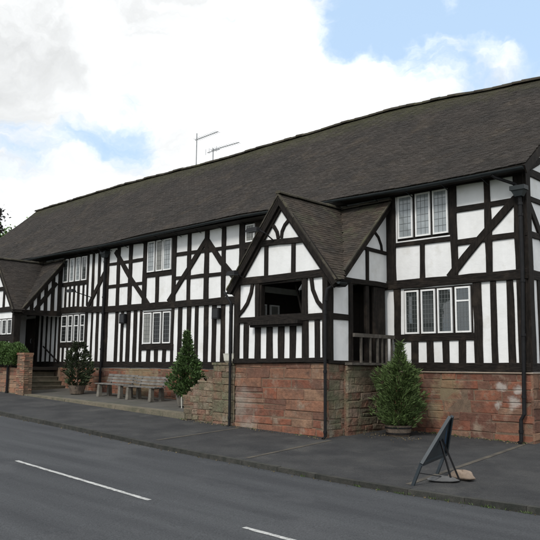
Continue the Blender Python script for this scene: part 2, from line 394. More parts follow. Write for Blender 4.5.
def ridge(b,pts,seed,rad=.095,seg=.32):
    r=random.Random(seed); pts=[Vector(p) for p in pts]
    for a,c in zip(pts,pts[1:]):
        n=max(1,round((c-a).length/seg)); d=(c-a).normalized()
        s=d.cross(Vector((0,0,1))).normalized(); up=s.cross(d)
        for i in range(n):
            p=a.lerp(c,i/n)-d*.01; q=a.lerp(c,(i+1)/n)+d*.012; ra=rad*r.uniform(.93,1.08); dz=Vector((0,0,r.uniform(-.008,.012)))
            vs=[];m=7
            for e,rr in ((p,ra*1.05),(q,ra*.95)):
                for k in range(m):
                    t=math.radians(-15+210*k/(m-1)); vs.append(e+dz+s*math.cos(t)*rr+up*math.sin(t)*rr*.8)
            b.add(vs,[(k,k+1,k+1+m,k+m) for k in range(m-1)]+[tuple(range(m)),tuple(range(2*m-1,m-1,-1))])

# ------------------------------------------------------------------ the long timber-framed house
XR=.18; XL=-29.0; DEP=8.0
H=thing('timber_framed_house',(-12,0,0),'long black and white timber-framed house on a red sandstone plinth under a mossy roof','house')
F=('F',0.); S=('S',XR)
RZ=[(-29.5,10.02),(-27.9,10.06),(-25.7,10.06),(-23.8,10.11),(-21.5,10.13),(-19.1,10.12),(-17.7,10.10),(-15.9,10.07),(-14.3,10.01),(-12.8,10.07),(-11.7,10.13),(-10.7,10.09),(-9.6,10.08),(-8.0,10.14),(-6.3,10.16),(-5.5,10.13),(-4.0,10.04),(-2.5,9.90),(-1.0,9.81),(.5,9.75)]
def lin(T,x):
    for (a,b_),(c,d) in zip(T,T[1:]):
        if x<=c: return b_+(d-b_)*(x-a)/(c-a)
    return T[-1][1]
def rz(x): return (.45*lin(RZ,x)+.55*sum(lin(RZ,x+q) for q in (-2,-1,0,1,2))/5)-.05
EZ=[(-29.4,6.12),(-24,6.10),(-16,6.10),(-12,6.16),(-8.7,6.20),(-5,6.13),(-2.9,6.08),(.5,6.08)]
YE=-.46; YR=4.0
def roofP(x,t):  # t in 0..1 up the slope
    e=Vector((x,YE,lin(EZ,x)+.02)); r_=Vector((x,YR,rz(x))); p=e.lerp(r_,t)
    p.z+= -.10*math.sin(math.pi*t)+(.022*math.sin(x*1.3+t*4)+.030*math.sin(x*.47-t*7+1))*math.sin(math.pi*min(1,t*.8+.2))
    return p
# plaster body
b=MB()
yk=[(0,6.0),(DEP,6.0)]
pr=[(0,1.50),(DEP,1.50),(DEP,6.0),(4.0,9.45),(0,6.12)]
vs=[(XL,y,z) for y,z in pr]+[(XR,y,z) for y,z in pr]
b.add(vs,[(4,3,2,1,0),(5,6,7,8,9)]+[(i,(i+1)%5,(i+1)%5+5,i+5) for i in range(5)])
b.build('plaster_wall',M['plaster'],H)
# sandstone plinth
b=MB(); b.cur=1; b.box(XL-.02,-.032,-.9,XR+.02,DEP+.02,1.498); b.cur=0
stones(b,('F',-.02),-19.3,-9.4,.25,lambda u:1.50,21)
stones(b,('F',-.02),-9.4,XR+.035,-.35,lambda u:1.50,22,hr=(.16,.34),lr=(.25,.85))
stones(b,('S',XR+.02),-.05,DEP,-.35,lambda u:1.50,23)
b.build('sandstone_plinth',[M['sand'],M['mortar']],H)
b=MB(); b.box(-9.2,-.075,1.500,XR+.075,.02,1.528); b.box(XR-.02,.021,1.500,XR+.075,DEP,1.527)
b.build('stone_ledge',M['coping'],H)
# rails and plates
def rail(z,x0,x1,w,proud=.042,nm='rail',zz=None): beam(H,nm,F,[(x0,z),(x1,z if zz is None else zz)],w,proud+(.016 if w>=.2 or nm!='rail' else 0))
rail(1.635,XL,-19.55,.21,.05,'sill_beam'); rail(1.635,-19.6,-9.0,.21,.051,'sill_beam'); rail(1.635,-9.0,XR+.03,.20,.052,'sill_beam')
rail(3.80,XL,-18.2,.24,.048,'bressummer',3.79); rail(3.78,-18.3,-16.2,.24,.050,'bressummer',3.70); rail(3.69,-16.4,-9.0,.23,.052,'bressummer',3.65); rail(3.66,-9.1,XR+.03,.22,.050,'bressummer',3.72)
rail(6.02,XL,-16.5,.20,.045,'wall_plate'); rail(6.06,-16.5,-9,.16,.046,'wall_plate',6.13); rail(6.12,-9,XR,.20,.045,'wall_plate',6.09)
rail(5.42,-1.55,XR-.1,.14,.033); rail(4.60,-1.60,XR-.1,.13,.034,zz=4.63); rail(4.73,-3.4,-1.6,.12,.037)
rail(2.345,-3.35,-1.0,.18,.040)
rail(5.40,-16.2,-13.9,.11,.033); rail(4.54,-16.2,-13.9,.12,.034); rail(4.78,-13.9,-12.2,.14,.036)
rail(5.38,-12.3,-8.9,.12,.033,zz=5.35); rail(4.57,-12.3,-8.9,.12,.034,zz=4.52)
rail(4.84,-19.6,-17.55,.15,.034); rail(2.24,-13.98,-12.2,.20,.036); rail(2.39,-19.55,-17.5,.18,.036)
def post(x,z0,z1,w,nm='post',proud=.040): beam(H,nm,F,[(x,z0),(x+U(-.012,.012),z1)],w,proud)
post(.045,1.7,6.1,.25,'corner_post',.046)
post(-.715,3.75,6.1,.16); post(-1.61,3.75,6.1,.17); post(-3.46,3.75,6.1,.36); post(-2.50,3.75,4.7,.14,'stud')
post(-1.04,1.7,3.6,.21); post(-3.25,1.7,3.6,.19)
# right bay, ground floor
band(H,F,[(-3.15,-2.86),(-2.66,-2.42),(-2.23,-1.99),(-1.82,-1.56),(-1.38,-1.15)],1.73,2.26)
band(H,F,[(-.93,-.72),(-.58,-.32),(-.15,.0)],1.73,3.62)
window(H,F,[(-3.02,-2.62),(-2.55,-2.15),(-2.09,-1.69)],2.445,3.53,['glass'],rows=9,cols=4)
window(H,F,[(-1.61,-1.21)],2.445,3.535,'glass',transom=3.20,rows=9,cols=4)
window(H,F,[(-3.19,-2.75),(-2.67,-2.24),(-2.17,-1.75)],4.88,5.985,['glass_sky'],rows=6,cols=3)
beam(H,'brace',F,[(-.02,5.47),(-.9,4.66),(-1.76,3.78)],.19,.048)
# middle, first floor
for x,w in ((-11.48,.17),(-10.59,.21),(-9.78,.18),(-12.26,.21)): post(x,3.72,6.1,w)
post(-8.93,3.6,6.1,.27); post(-8.12,3.6,6.1,.38); rail(5.30,-8.9,-8.1,.22,.031); beam(H,'panel_board',F,[(-8.5,3.8),(-8.5,5.3)],.7,.02)
post(-13.165,3.7,4.75,.17,'stud')
for x,w in ((-15.54,.18),(-14.78,.20),(-13.91,.22),(-16.28,.26)): post(x,3.72,6.05,w)
beam(H,'brace',F,[(-10.60,5.74),(-11.5,4.82),(-12.52,3.78)],.19,.049); beam(H,'brace',F,[(-10.58,5.70),(-9.9,4.95),(-9.1,4.22)],.19,.050)
beam(H,'brace',F,[(-15.75,5.86),(-14.7,4.72),(-13.64,3.74)],.18,.049)
beam(H,'brace',F,[(-16.42,5.1),(-16.9,4.55),(-17.5,3.85)],.18,.048)
window(H,F,[(-13.75,-13.34),(-13.25,-12.88),(-12.84,-12.41)],4.89,5.985,['glass_sky','glass_curt','glass_sky'],rows=6,cols=3)
window(H,F,[(-8.77,-8.38)],5.42,5.97,'glass_curt',rows=4,cols=3)
# left, first floor
band(H,F,[(-19.81,-19.65),(-19.50,-19.49)],3.85,5.95)
beam(H,'post',F,[(-19.57,3.9),(-19.57,5.95)],.15,.038)
band(H,F,[(-17.54,-17.31),(-17.15,-16.9),(-16.73,-16.52)],3.83,5.95); post(-17.585,3.9,5.95,.09,'stud')
band(H,F,[(-19.49,-19.24),(-19.11,-18.92),(-18.8,-18.61),(-18.48,-18.3),(-18.14,-17.94),(-17.81,-17.63)],3.88,4.78)
window(H,F,[(-19.41,-19.03),(-18.89,-18.58),(-18.45,-18.13),(-18.02,-17.66)],4.93,5.885,['glass','glass_sky','glass_sky','glass'],rows=6,cols=3)
x=-19.9
while x>XL+.2: post(x,3.88,5.95,.19,'stud',.030); x-=.36
# ground floor middle
ww=[(-17.46,-17.23),(-17.12,-16.89),(-16.72,-16.52),(-16.11,-15.63),(-15.43,-15.26),(-15.1,-14.92),(-14.69,-14.49),(-14.29,-14.11),(-13.98,-13.97)]
band(H,F,ww,1.73,3.62); post(-16.31,1.7,3.7,.34,'post',.038)
band(H,F,[(-13.94,-13.68),(-13.46,-13.24),(-13.03,-12.79),(-12.59,-12.34)],1.73,2.15)
post(-14.04,1.72,3.6,.13); post(-12.27,1.72,3.6,.12)
band(H,F,[(-12.2,-11.98),(-11.77,-11.53),(-11.32,-11.12),(-10.94,-10.68),(-10.46,-10.28),(-10.08,-9.87),(-9.67,-9.48),(-9.32,-9.26)],1.73,3.6)
post(-9.0,1.72,3.6,.5,'post',.038)
window(H,F,[(-13.88,-13.42),(-13.32,-12.88),(-12.77,-12.35)],2.365,3.45,['glass_curt','glass_blk','glass_blk'],rows=7,cols=3)
# ground floor left
window(H,F,[(-19.36,-18.94),(-18.85,-18.53),(-18.41,-18.08),(-17.96,-17.64)],2.505,3.58,['glass_blk'],transom=3.15,rows=7,cols=3)
band(H,F,[(-19.42,-19.27),(-19.13,-18.94),(-18.79,-18.61),(-18.48,-18.3),(-18.08,-17.87)],1.73,2.3)
post(-17.56,1.72,3.65,.16); post(-19.5,1.72,3.7,.13)
band(H,F,[(-21.19,-21.0),(-20.86,-20.59),(-20.49,-20.23),(-20.15,-19.88),(-19.78,-19.6),(-19.5,-19.49)],1.73,3.7)
beam(H,'post',F,[(-21.33,1.7),(-21.33,3.7)],.24,.04)
b=MB(); b.box(-22.75,-.062,1.5,-21.50,-.02,3.55)
for i in range(6): b.box(-22.73+.205*i,-.075,1.52,-22.54+.205*i,-.055,3.5)
dr=b.build('entrance_door',M['board'],H); b=MB(); b.tube([(-21.62,-.10,2.5),(-21.62,-.13,2.55),(-21.62,-.13,2.65),(-21.62,-.10,2.7)],.012,6); b.build('door_handle',M['galv'],dr)
x=-23.1
while x>XL+.2: post(x,1.72,3.7,.19,'stud',.030); x-=.36
# dark boarding behind the near porch with its windows
b=MB(); b.box(-6.55,-.024,1.74,-3.72,.02,3.6); 
for i in range(12): b.box(-6.5+.23*i,-.034,1.76,-6.5+.23*i+.215,-.02,3.58)
b.build('porch_back_boarding',M['board'],H)
# right gable end
for z,w in ((1.635,.2),(3.72,.22),(5.47,.13),(4.64,.13),(6.10,.2)):
    beam(H,'rail',S,[(-.03,z),(DEP,z)],w,.04)
beam(H,'rail',S,[(1.7,7.7),(6.3,7.7)],.18,.042)
def gz(y): return 6.12+(9.45-6.12)*(1-abs(y-4)/4)
beam(H,'corner_post',S,[(.10,1.7),(.10,6.1)],.24,.047)
for y in (1.9,3.2,4.8,6.2,7.88): beam(H,'post',S,[(y,3.7),(y,gz(y)-.1)],.2,.036)
band(H,S,[(.24+.44*i,.46+.44*i) for i in range(18)],1.73,3.62)
beam(H,'brace',S,[(.15,5.35),(.9,4.5),(1.7,3.85)],.18,.05); beam(H,'brace',S,[(7.8,5.7),(6.9,4.7),(6.3,3.85)],.18,.05)
beam(H,'brace',S,[(.25,6.2),(1.1,6.6),(1.9,6.3)],.14,.05)
# roof: battens, tiles, ridge
b=MB(); n=60; vs=[]
for i in range(n+1):
    x=-29.35+(29.35+.42)*i/n
    for t in (0,.25,.5,.75,1): p=roofP(x,t); vs.append((p.x,p.y,p.z-.035))
fs=[(i*5+j,(i+1)*5+j,(i+1)*5+j+1,i*5+j+1) for i in range(n) for j in range(4)]
b.add(vs,fs)
b.add([(v[0],v[1],v[2]-.06) for v in vs],[tuple(reversed(f)) for f in fs])
b.add([(.42,p[1],p[2]) for p in vs[-5:]]+[(.42,p[1],p[2]-.06) for p in vs[-5:]],[(i,i+5,i+6,i+1) for i in range(4)])
b.build('roof_boarding',M['under'],H)
L=math.hypot(YR-YE,10.1-6.1)
b=MB(); tiles(b,lambda u,v:roofP(u,min(1,v/L)),-29.4,.44,L,lambda u,v:True,5)
roof=b.build('tiled_roof',M['tile'],H)
b=MB(); tiles(b,lambda u,v:Vector((u,2*YR-roofP(u,min(1,v/L)).y,roofP(u,min(1,v/L)).z)),-29.4,.44,L,lambda u,v:True,6,course=.21,tw=.5)
xx=[-29.4+.994*i for i in range(31)]; vs=[(x,8.45,6.0) for x in xx]+[(x,4,rz(x)+.0) for x in xx]; b.add(vs,[(i,i+1,i+32,i+31) for i in range(30)])
b.build('rear_roof_slope',M['tile'],H)
b=MB(); ridge(b,[(x,YR,rz(x)+.03+.012*math.sin(x*2.9)) for x in [-29.4+.6*i for i in range(50)]+[.43]],3); b.build('ridge_tiles',M['ridge'],roof)
b=MB()
for s in (0,1):
    pts=[roofP(.42,t) for t in (0,.33,.66,1)]
    if s: pts=[Vector((p.x,8-p.y,p.z)) for p in pts]
    for a,c in zip(pts,pts[1:]): b.bar(a+Vector((0,0,-.14)),c+Vector((0,0,-.14)),.04,.2)
b.build('bargeboard',M['timber'],H)
# eaves gutter
def gutter(parent,pts,rad=.065,mm='gutter'):
    b=MB(); n=9; vs=[]; pts=[Vector(p) for p in pts]
    for i,p in enumerate(pts):
        d=(pts[min(i+1,len(pts)-1)]-pts[max(0,i-1)]).normalized(); s=d.cross(Vector((0,0,1))).normalized()
        for rr in (rad,rad-.008):
            for k in range(n):
                t=math.pi+math.pi*k/(n-1); vs.append(p+s*math.cos(t)*rr+Vector((0,0,1))*math.sin(t)*rr)
    fs=[]
    for i in range(len(pts)-1):
        for k in range(n-1):
            a=i*2*n+k; fs.append((a,a+1,a+1+2*n,a+2*n)); a+=n; fs.append((a+1,a,a+2*n,a+1+2*n))
        for a in (i*2*n,i*2*n+n-1): fs.append((a,a+n,a+3*n,a+2*n))
    fs.append(tuple(range(n))); fs.append(tuple((len(pts)-1)*2*n+k for k in range(n)))
    b.add(vs,fs); return b.build('gutter',M[mm],parent)
gutter(H,[(x,YE-.03,lin(EZ,x)-.035) for x in [-29.3+1.22*i for i in range(25)]+[.40]])
x=-28.2
while x<.3:
    z=lin(EZ,x); b=MB(); b.bar((x,-.04,z-.20),(x,YE+.02,z-.085),.012,.022); b.build('gutter_bracket',M['gutter'],H); x+=1.02
b=MB(); b.add([(XL,-.0,6.04),(XR,.0,6.04),(.4,YE+.03,lin(EZ,0)-.03),(-29.3,YE+.03,6.07)],[(0,1,2,3)]); b.build('soffit',M['under'],H)
def pipe(parent,pts,r=.042,hop=None,name='downpipe'):
    b=MB(); b.tube(pts,r,10)
    P=[Vector(p) for p in pts]
    for a,c in zip(P,P[1:]):
        l=(c-a).length
        if abs((c-a).normalized().z)>.9:
            k=.25
            while k<l: q=a.lerp(c,k/l); b.tube([q-Vector((0,0,.03)),q+Vector((0,0,.03))],r*1.28,10); k+=1.35
    o=b.build(name,M['iron'],parent)
    if hop:
        b=MB(); x,y,z=hop; b.hexa([(x-.08,y-.07,z-.14),(x+.08,y-.07,z-.14),(x+.08,y+.07,z-.14),(x-.08,y+.07,z-.14),(x-.16,y-.11,z+.02),(x+.16,y-.11,z+.02),(x+.16,y+.09,z+.02),(x-.16,y+.09,z+.02)])
        b.box(x-.175,y-.125,z+.0,x+.175,y+.10,z+.10); b.build('hopper_head',M['gutter'],o)
    return o
pipe(H,[(.13,-.16,5.55),(.13,-.13,5.3),(.125,-.13,3.8),(0.10,-.14,2.6),(.05,-.15,.62),(-.02,-.16,.5),(-.03,-.17,.04),(-.03,-.27,0.02)],hop=(.13,-.16,5.60))
pipe(H,[(-.35,YE-.03,5.98),(-.30,YE+.02,5.92),(.06,-.20,5.75),(.10,-.17,5.66)],.036)
pipe(H,[(-16.28,-.13,5.75),(-16.28,-.13,3.8),(-16.26,-.15,1.6),(-16.26,-.17,ter(-16.2,-.2)-.02)],.045,hop=(-16.28,-.14,5.8))
pipe(H,[(-16.28,YE-.03,6.02),(-16.28,YE+.05,5.95),(-16.28,-.16,5.84)],.038)

# ------------------------------------------------------------------ porches (parts of the house)
def porch(cx,yf,hw,he,zr,ze,yse,zse,label,near,cr,tm):
    xl,xr=cx-hw,cx+hw; FF=('F',yf); SS=('S',xr); WW=('W',xl)
    yv=yf-(.14 if near else .22)                                    # verge of the front gable
    slope=(zr-ze)/he; sslope=(zr-zse)/(-.10-yse)
    zw=zr-slope*(xr-cr)-.10; zl=zr-slope*(cr-xl)-.10; floor=1.66 if near else 1.50
    tie=3.79
    b=MB(); t=.09
    # front wall with an opening, gable above
    def wallF(pts): 
        n=len(pts); vs=[(x,yf,z) for x,z in pts]+[(x,yf+t,z) for x,z in pts]
        b.add(vs,[tuple(range(n)),tuple(range(2*n-1,n-1,-1))]+[((i+1)%n,i,i+n,(i+1)%n+n) for i in range(n)])
    o0,o1,oz0,oz1=(cx-.63,cx+.80,2.86,3.68) if near else (cx-.2,xr-.12,2.74,3.36)
    wallF([(xl,floor+.05),(xr,floor+.05),(xr,oz0),(xl,oz0)])
    wallF([(xl,oz0),(o0,oz0),(o0,oz1),(xl,oz1)]); wallF([(o1,oz0),(xr,oz0),(xr,oz1),(o1,oz1)])
    wallF([(xl,oz1),(xr,oz1),(xr,max(oz1+.02,zw)),(cr,zr-.12),(xl,max(oz1+.01,zl))])
    b.box(xl,yf+t,floor+.05,xl+t,-.03,zl)       # closed left side
    if near: b.box(xr-t,yf+t,floor+.05,xr,-1.68,3.6)
    # side gable on the right
    y0=yse+.12
    yvx=-.10+(xr-cr)/he*(yse+.10); vs=[(xr,y,z) for y,z in ((-.02,zw-.32),(yvx-.05,zw-.32),(yvx-.05,zw-.03),(-.10,zr-.12),(-.02,zr-.12))]
    vs+=[(v[0]-t,v[1],v[2]) for v in vs]; b.add(vs,[(0,1,2,3,4),(9,8,7,6,5)]+[((i+1)%5,i,i+5,(i+1)%5+5) for i in range(5)])
    Pm=b.build('porch',M['plaster'],H); Pm['label']=label
    b=MB(); b.box(xl+.05,yf+.1,floor-.1,xr-.02,-.05,floor+.02); b.build('porch_floor',M['board'],Pm)
    # stone base
    b=MB(); b.cur=1; xs_=xr if near else xr-.75
    b.box(xl+.02,yf+.016,-.6,xs_-.008,0,floor+.02)
    if not near: b.box(xr-.8,yf+.03,-.6,xr-.02,yf+.35,floor+.02)
    b.cur=0
    stones(b,('F',yf+.03),xl,xr+.02,-.30 if near else .3,lambda u:floor+.03,46,dep=.045,hr=(.17,.33),lr=(.4,1.05)); bs=b
    if near:
        b.build('sandstone_base',[M['sand'],M['mortar']],Pm)
        b=MB(); stones(b,('S',xr-.02),yf-.02,0.,-.30,lambda u:floor+.03,43,dep=.05); b.build('lichened_side_wall',M['sandy'],Pm)
        b=MB(); b.cur=1; stones(b,('W',xl+.02),yf,-.02,-.3,lambda u:floor+.03,44)
        b.build('base_left_side',[M['sand'],M['sand']],Pm)
    else: b.build('sandstone_base',[M['sand'],M['mortar']],Pm)
    pb=lambda nm,pl,pts,w,pr=.035,wob=.009: beam(Pm,nm,pl,pts,w,pr,wob=wob)
    if near:
        pb('sill_beam',FF,[(xl-.03,1.745),(xr+.03,1.765)],.115,.07)
        pb('tie_beam',FF,[(xl-.1,3.785),(xr+.1,3.80)],.18,.06)
        pb('collar',FF,[(cx-.98,4.73),(cx+.98,4.66)],.15,.055)
        for pts in ([(-5.085,4.78),(-5.13,4.95),(-5.23,5.1),(-5.40,5.24)],[(-4.985,4.78),(-4.96,4.95),(-4.87,5.1),(-4.70,5.24)]): pb('curved_brace',FF,pts,.085,.045,.003)
        for u in (-5.50,-4.58): pb('stud',FF,[(u,3.85),(u,4.7)],.135,.04)
        for u in (-5.79,-4.20): pb('post',FF,[(u,2.8),(u,3.75)],.15,.045)
        pb('curved_brace',FF,[(-5.97,3.72),(-6.02,3.48),(-6.15,3.22),(-6.30,3.05),(-6.50,2.90)],.095,.043,.003)
        pb('curved_brace',FF,[(-4.01,3.72),(-3.96,3.42),(-3.82,3.14),(-3.70,3.02),(-3.52,2.88)],.095,.043,.003)
        pb('rail',FF,[(xl,2.78),(xr,2.78)],.15,.05)
        pb('corner_post',FF,[(xl+.07,1.78),(xl+.07,3.8)],.17,.056); pb('corner_post',FF,[(xr-.02,1.78),(xr-.02,3.8)],.16,.056)
        ws=[(-6.46,-6.28),(-6.1,-5.88),(-5.68,-5.47),(-5.26,-5.08),(-4.88,-4.7),(-4.5,-4.3),(-4.1,-3.91),(-3.76,-3.62)]
        band(Pm,FF,ws,1.79,2.74)
        b=MB(); b.box(-5.93,yf-.22,2.63,-4.26,yf-.03,2.712); b.box(-5.91,yf-.17,2.58,-4.28,yf-.03,2.632); b.build('window_shelf',M['timber'],Pm)
        # bars across the opening
        b=MB()
        b.box(o0-.01,yf-.02,2.84,o0+.04,yf+.11,3.72); b.box(o1-.04,yf-.02,2.84,o1+.01,yf+.11,3.72); b.box(o0+.04,yf-.019,2.84,o1-.04,yf+.11,2.885); b.box(o0+.04,yf-.019,3.66,o1-.04,yf+.11,3.70)
        b.bar((-4.72,yf+.5,2.9),(-4.95,yf+.5,3.66),.05,.05)
        b.build('window_lining',M['timber'],Pm)
        # side face
        pb('corner_post',SS,[(yf+.09,1.70),(yf+.09,3.72)],.2,.05)
        pb('post',SS,[(-1.62,1.70),(-1.62,3.62)],.13,.05); pb('post',SS,[(-.92,1.70),(-.92,3.62)],.14,.02); pb('post',SS,[(-.40,1.70),(-.40,3.62)],.5,.012)
        pb('rail',SS,[(yf+.1,2.79),(-1.60,2.79)],.14,.04); pb('wall_plate',SS,[(yf,3.68),(-.05,3.70)],.13,.055)
        pb('sill_beam',SS,[(yf,1.72),(-.05,1.72)],.08,.06)
        pb('rail',SS,[(-1.25,4.58),(-.08,4.54)],.09,.04); pb('stud',SS,[(-.91,3.7),(-.91,4.55)],.11,.035); pb('curved_brace',SS,[(-.62,5.06),(-.42,4.92),(-.30,4.72),(-.27,4.55)],.07,.035,.002)
        b=MB(); b.box(xl+t,yf+t,floor+.05,xl+t+.02,-.03,3.6); b.box(xl+t,yf+t,floor,xr-.05,yf+t+.02,2.84); b.build('inner_boarding',M['board'],Pm)
        window(Pm,('S',xl+t+.02),[(-1.86,-1.50),(-1.36,-1.0)],2.72,3.27,'glass_curt',rows=4,cols=2)
        # balustrade
        br=MB(); br.bar((xr+.19,-1.72,2.37),(xr+.19,-.02,2.37),.07,.09); rl=br.build('balustrade',M['grey_oak'],Pm)
        for i,y in enumerate((-1.44,-1.06,-.76,-.56,-.38,-.14)):
            b=MB(); b.bar((xr+.19,y,1.72),(xr+.19,y,2.35),.042 if i%2 else .055,.042); b.build('baluster',M['grey_oak'],rl)
        b=MB(); b.box(xr+.02,-1.9,1.66,xr+.27,-.03,1.72); b.build('balustrade_plate',M['grey_oak'],rl)
        b=MB(); stones(b,('S',xr+.10),-1.9,0.,-.3,lambda u:1.64,47,dep=.05); b.box(xr,-1.88,-.4,xr+.11,0,1.64); b.build('balustrade_wall',M['sandy'],Pm)
    else:
        pb('sill_beam',FF,[(xl-.03,1.6),(xr+.03,1.6)],.16,.06); pb('tie_beam',FF,[(xl-.1,3.75),(xr+.1,3.75)],.20,.06)
        pb('collar',FF,[(cx-.78,4.60),(cx+.78,4.60)],.15,.055); pb('rail',FF,[(xl,2.62),(xr,2.62)],.2,.05)
        for u in (-.55,.45): pb('stud',FF,[(cx+u,3.8),(cx+u,4.7)],.13,.04)
        for i in range(9): pb('stud',FF,[(xl+.2+.3*i,1.65),(xl+.2+.3*i,2.6)],.16,.036)
        pb('brace',FF,[(cx+1.3,3.8),(cx+.8,4.7)],.12,.05)
        pb('corner_post',FF,[(xl+.08,1.6),(xl+.08,3.8)],.18,.056); pb('corner_post',FF,[(xr-.05,1.5),(xr-.05,3.8)],.22,.056)
        pb('corner_post',SS,[(yf+.10,1.5),(yf+.10,3.75)],.22,.05)
        pb('wall_plate',SS,[(yf-.1,3.62),(-.05,3.66)],.22,.055)
        for y in (-1.35,-1.05,-.75,-.45): pb('stud',SS,[(y,3.65),(y,zr+sslope*(y+.1)-.1)],.15,.035)
        pb('stud',SS,[(-.14,3.65),(-.14,5.6)],.18,.035)
        pb('brace',SS,[(-1.2,3.75),(-.3,4.9)],.14,.05)
        w=window(Pm,FF,[(cx+.0,cx+.38),(cx+.46,cx+.82),(cx+.90,cx+1.26)],2.77,3.36,'glass_blk',rows=5,cols=3)
        b=MB(); b.bar((-20.5,-.16,2.36),(-19.35,-.16,1.76),.035,.05); b.bar((-20.42,-.05,2.28),(-20.42,-.16,2.32),.03,.03); b.bar((-19.42,-.05,1.78),(-19.42,-.16,1.80),.03,.03); b.build('handrail',M['timber'],Pm)
    # roofs
    cs=math.atan(slope); Ls=math.hypot(he,zr-ze)
    def Pr(u,v): return Vector((cr+he-v*math.cos(cs),u,ze+v*math.sin(cs)))
    def Pl(u,v): return Vector((cr-he+v*math.cos(cs),u,ze+v*math.sin(cs)))
    def valley_y(x): return -.10+(x-cr)/he*(yse+.10)
    ca=math.atan(sslope); La=math.hypot(-.10-yse,zr-zse)
    xg=xr+.17
    def Ps(u,v): return Vector((u,yse+v*math.cos(ca),zse+v*math.sin(ca)))
    b=MB()
    tiles(b,Pr,yv,-.1,Ls,lambda u,v: u<valley_y(cr+he-v*math.cos(cs))+.04,51,course=.085)
    tiles(b,Pl,yv,-.05,Ls,lambda u,v:True,52,course=.085)
    tiles(b,Ps,cr,xg,La,lambda u,v: u>cr+he*(yse+v*math.cos(ca)+.10)/(yse+.10)-.04,53,course=.085)
    rf=b.build('porch_roof',M[tm],Pm)
    b=MB(); k=-.035
    A=(cr,yv,zr+k);B=(cr,-.1,zr+k);C=(cr+he,yse,ze+k);D=(cr+he,yv,ze+k);E_=(cr-he,yv,ze+k);G=(cr-he,-.05,ze+k)
    xv=xg; yy=-.10+(xg-cr)/he*(yse+.10); zz=zr+sslope*(yy+.10)+k
    Hh=(xg,-.1,zr+k);I=(xg,yy,zz); J=(cr,-.03,zr+k)
    for tri in ((A,D,C,B),(E_,A,J,G),(B,I,Hh)):
        n=len(tri); b.add(list(tri)+[(p[0],p[1],p[2]-.05) for p in tri],[tuple(range(n)),tuple(range(2*n-1,n-1,-1))]+[(i,(i+1)%n,(i+1)%n+n,i+n) for i in range(n)])
    b.build('roof_boarding',M['under'],Pm)
    b=MB(); ridge(b,[(cr,yv-.02,zr+.03),(cr,-.1,zr+.02)],61,rad=.08); ridge(b,[(cr,-.1,zr+.02),(xg+.02,-.1,zr+.03)],62,rad=.08); b.build('ridge_tiles',M['ridge'],rf)
    b=MB(); b.box(cr+.2,-.12,zr+.06,xg,-.035,zr+.12); b.build('lead_flashing',M['lead'],rf)
    for s in (1,-1):
        b=MB(); b.bar((cr-s*.05,yv+.03+(.003 if s>0 else 0),zr-.13+.05*slope),(cr+s*(he-.03),yv+.03,ze-.13+.05*slope),.045,.19,up=(0,0,1)); b.build('bargeboard',M['timber'],Pm)
        b=MB(); b.bar((cr-s*.03,yf-.02-(.003 if s>0 else 0),zr-.24+.03*slope),(cr+s*(he-.1),yf-.02,ze-.12),.09,.17); b.build('principal_rafter',M['timber'],Pm)
    # side verge
    b=MB(); b.bar((xg-.03,-.08,zr-.11),(xg-.03,yy,zz-.10),.045,.16); b.build('bargeboard',M['timber'],Pm)
    r=random.Random(8)
    for s in (1,-1):
        b=MB()
        for i in range(24):
            t=i/24; x=cr+s*he*t; z=zr-(zr-ze)*t; b.bar((x,yv+.02,z+.0),(x+s*he/23.6,yv+.02,z-(zr-ze)/23.6),.09+r.uniform(-.01,.02),.035,up=(0,0,1))
        b.build('verge_tiles',M['ridge'],rf)
    b=MB()
    for i in range(22):
        t=i/22; y=-.1+(yy+.1)*t; z=zr+(zz+.04-zr)*t; b.bar((xg,y,z),(xg,y+(yy+.1)/21.6,z+(zz-zr)/21.6),.08,.03)
    b.build('verge_tiles',M['ridge'],rf)
    return Pm
P1=porch(-5.07,-2.5,1.52,1.82,5.88,3.60,-2.34,3.61,'gabled porch on a red sandstone base with an open side and grey balustrade',True,-4.985,'tile_brown')
P2=porch(-20.85,-2.0,1.42,1.62,5.82,3.70,-1.86,3.72,'gabled entrance porch at the far left above the stone steps',False,-20.85,'tile')
# porch rainwater pipes
pipe(P1,[(-3.30,-2.30,3.60),(-3.36,-2.42,3.52),(-3.46,-2.60,3.40),(-3.50,-2.63,3.1),(-3.50,-2.63,.05),(-3.50,-2.72,.0)],.036)
b=MB(); b.hexa([(-3.42,-2.42,3.46),(-3.22,-2.42,3.46),(-3.22,-2.22,3.46),(-3.42,-2.22,3.46),(-3.47,-2.5,3.62),(-3.10,-2.5,3.62),(-3.10,-2.12,3.62),(-3.47,-2.12,3.62)]); b.build('hopper_head',M['iron'],P1)
pipe(P1,[(-6.93,-2.62,3.55),(-6.80,-2.62,3.40),(-6.66,-2.62,3.25),(-6.64,-2.63,.12),(-6.64,-2.72,.06)],.036)
for s,yb in ((1,-2.35),(-1,-.5)): gutter(P1,[(-4.985+s*1.87,-2.62,3.54),(-4.985+s*1.87,yb,3.54)],.05)

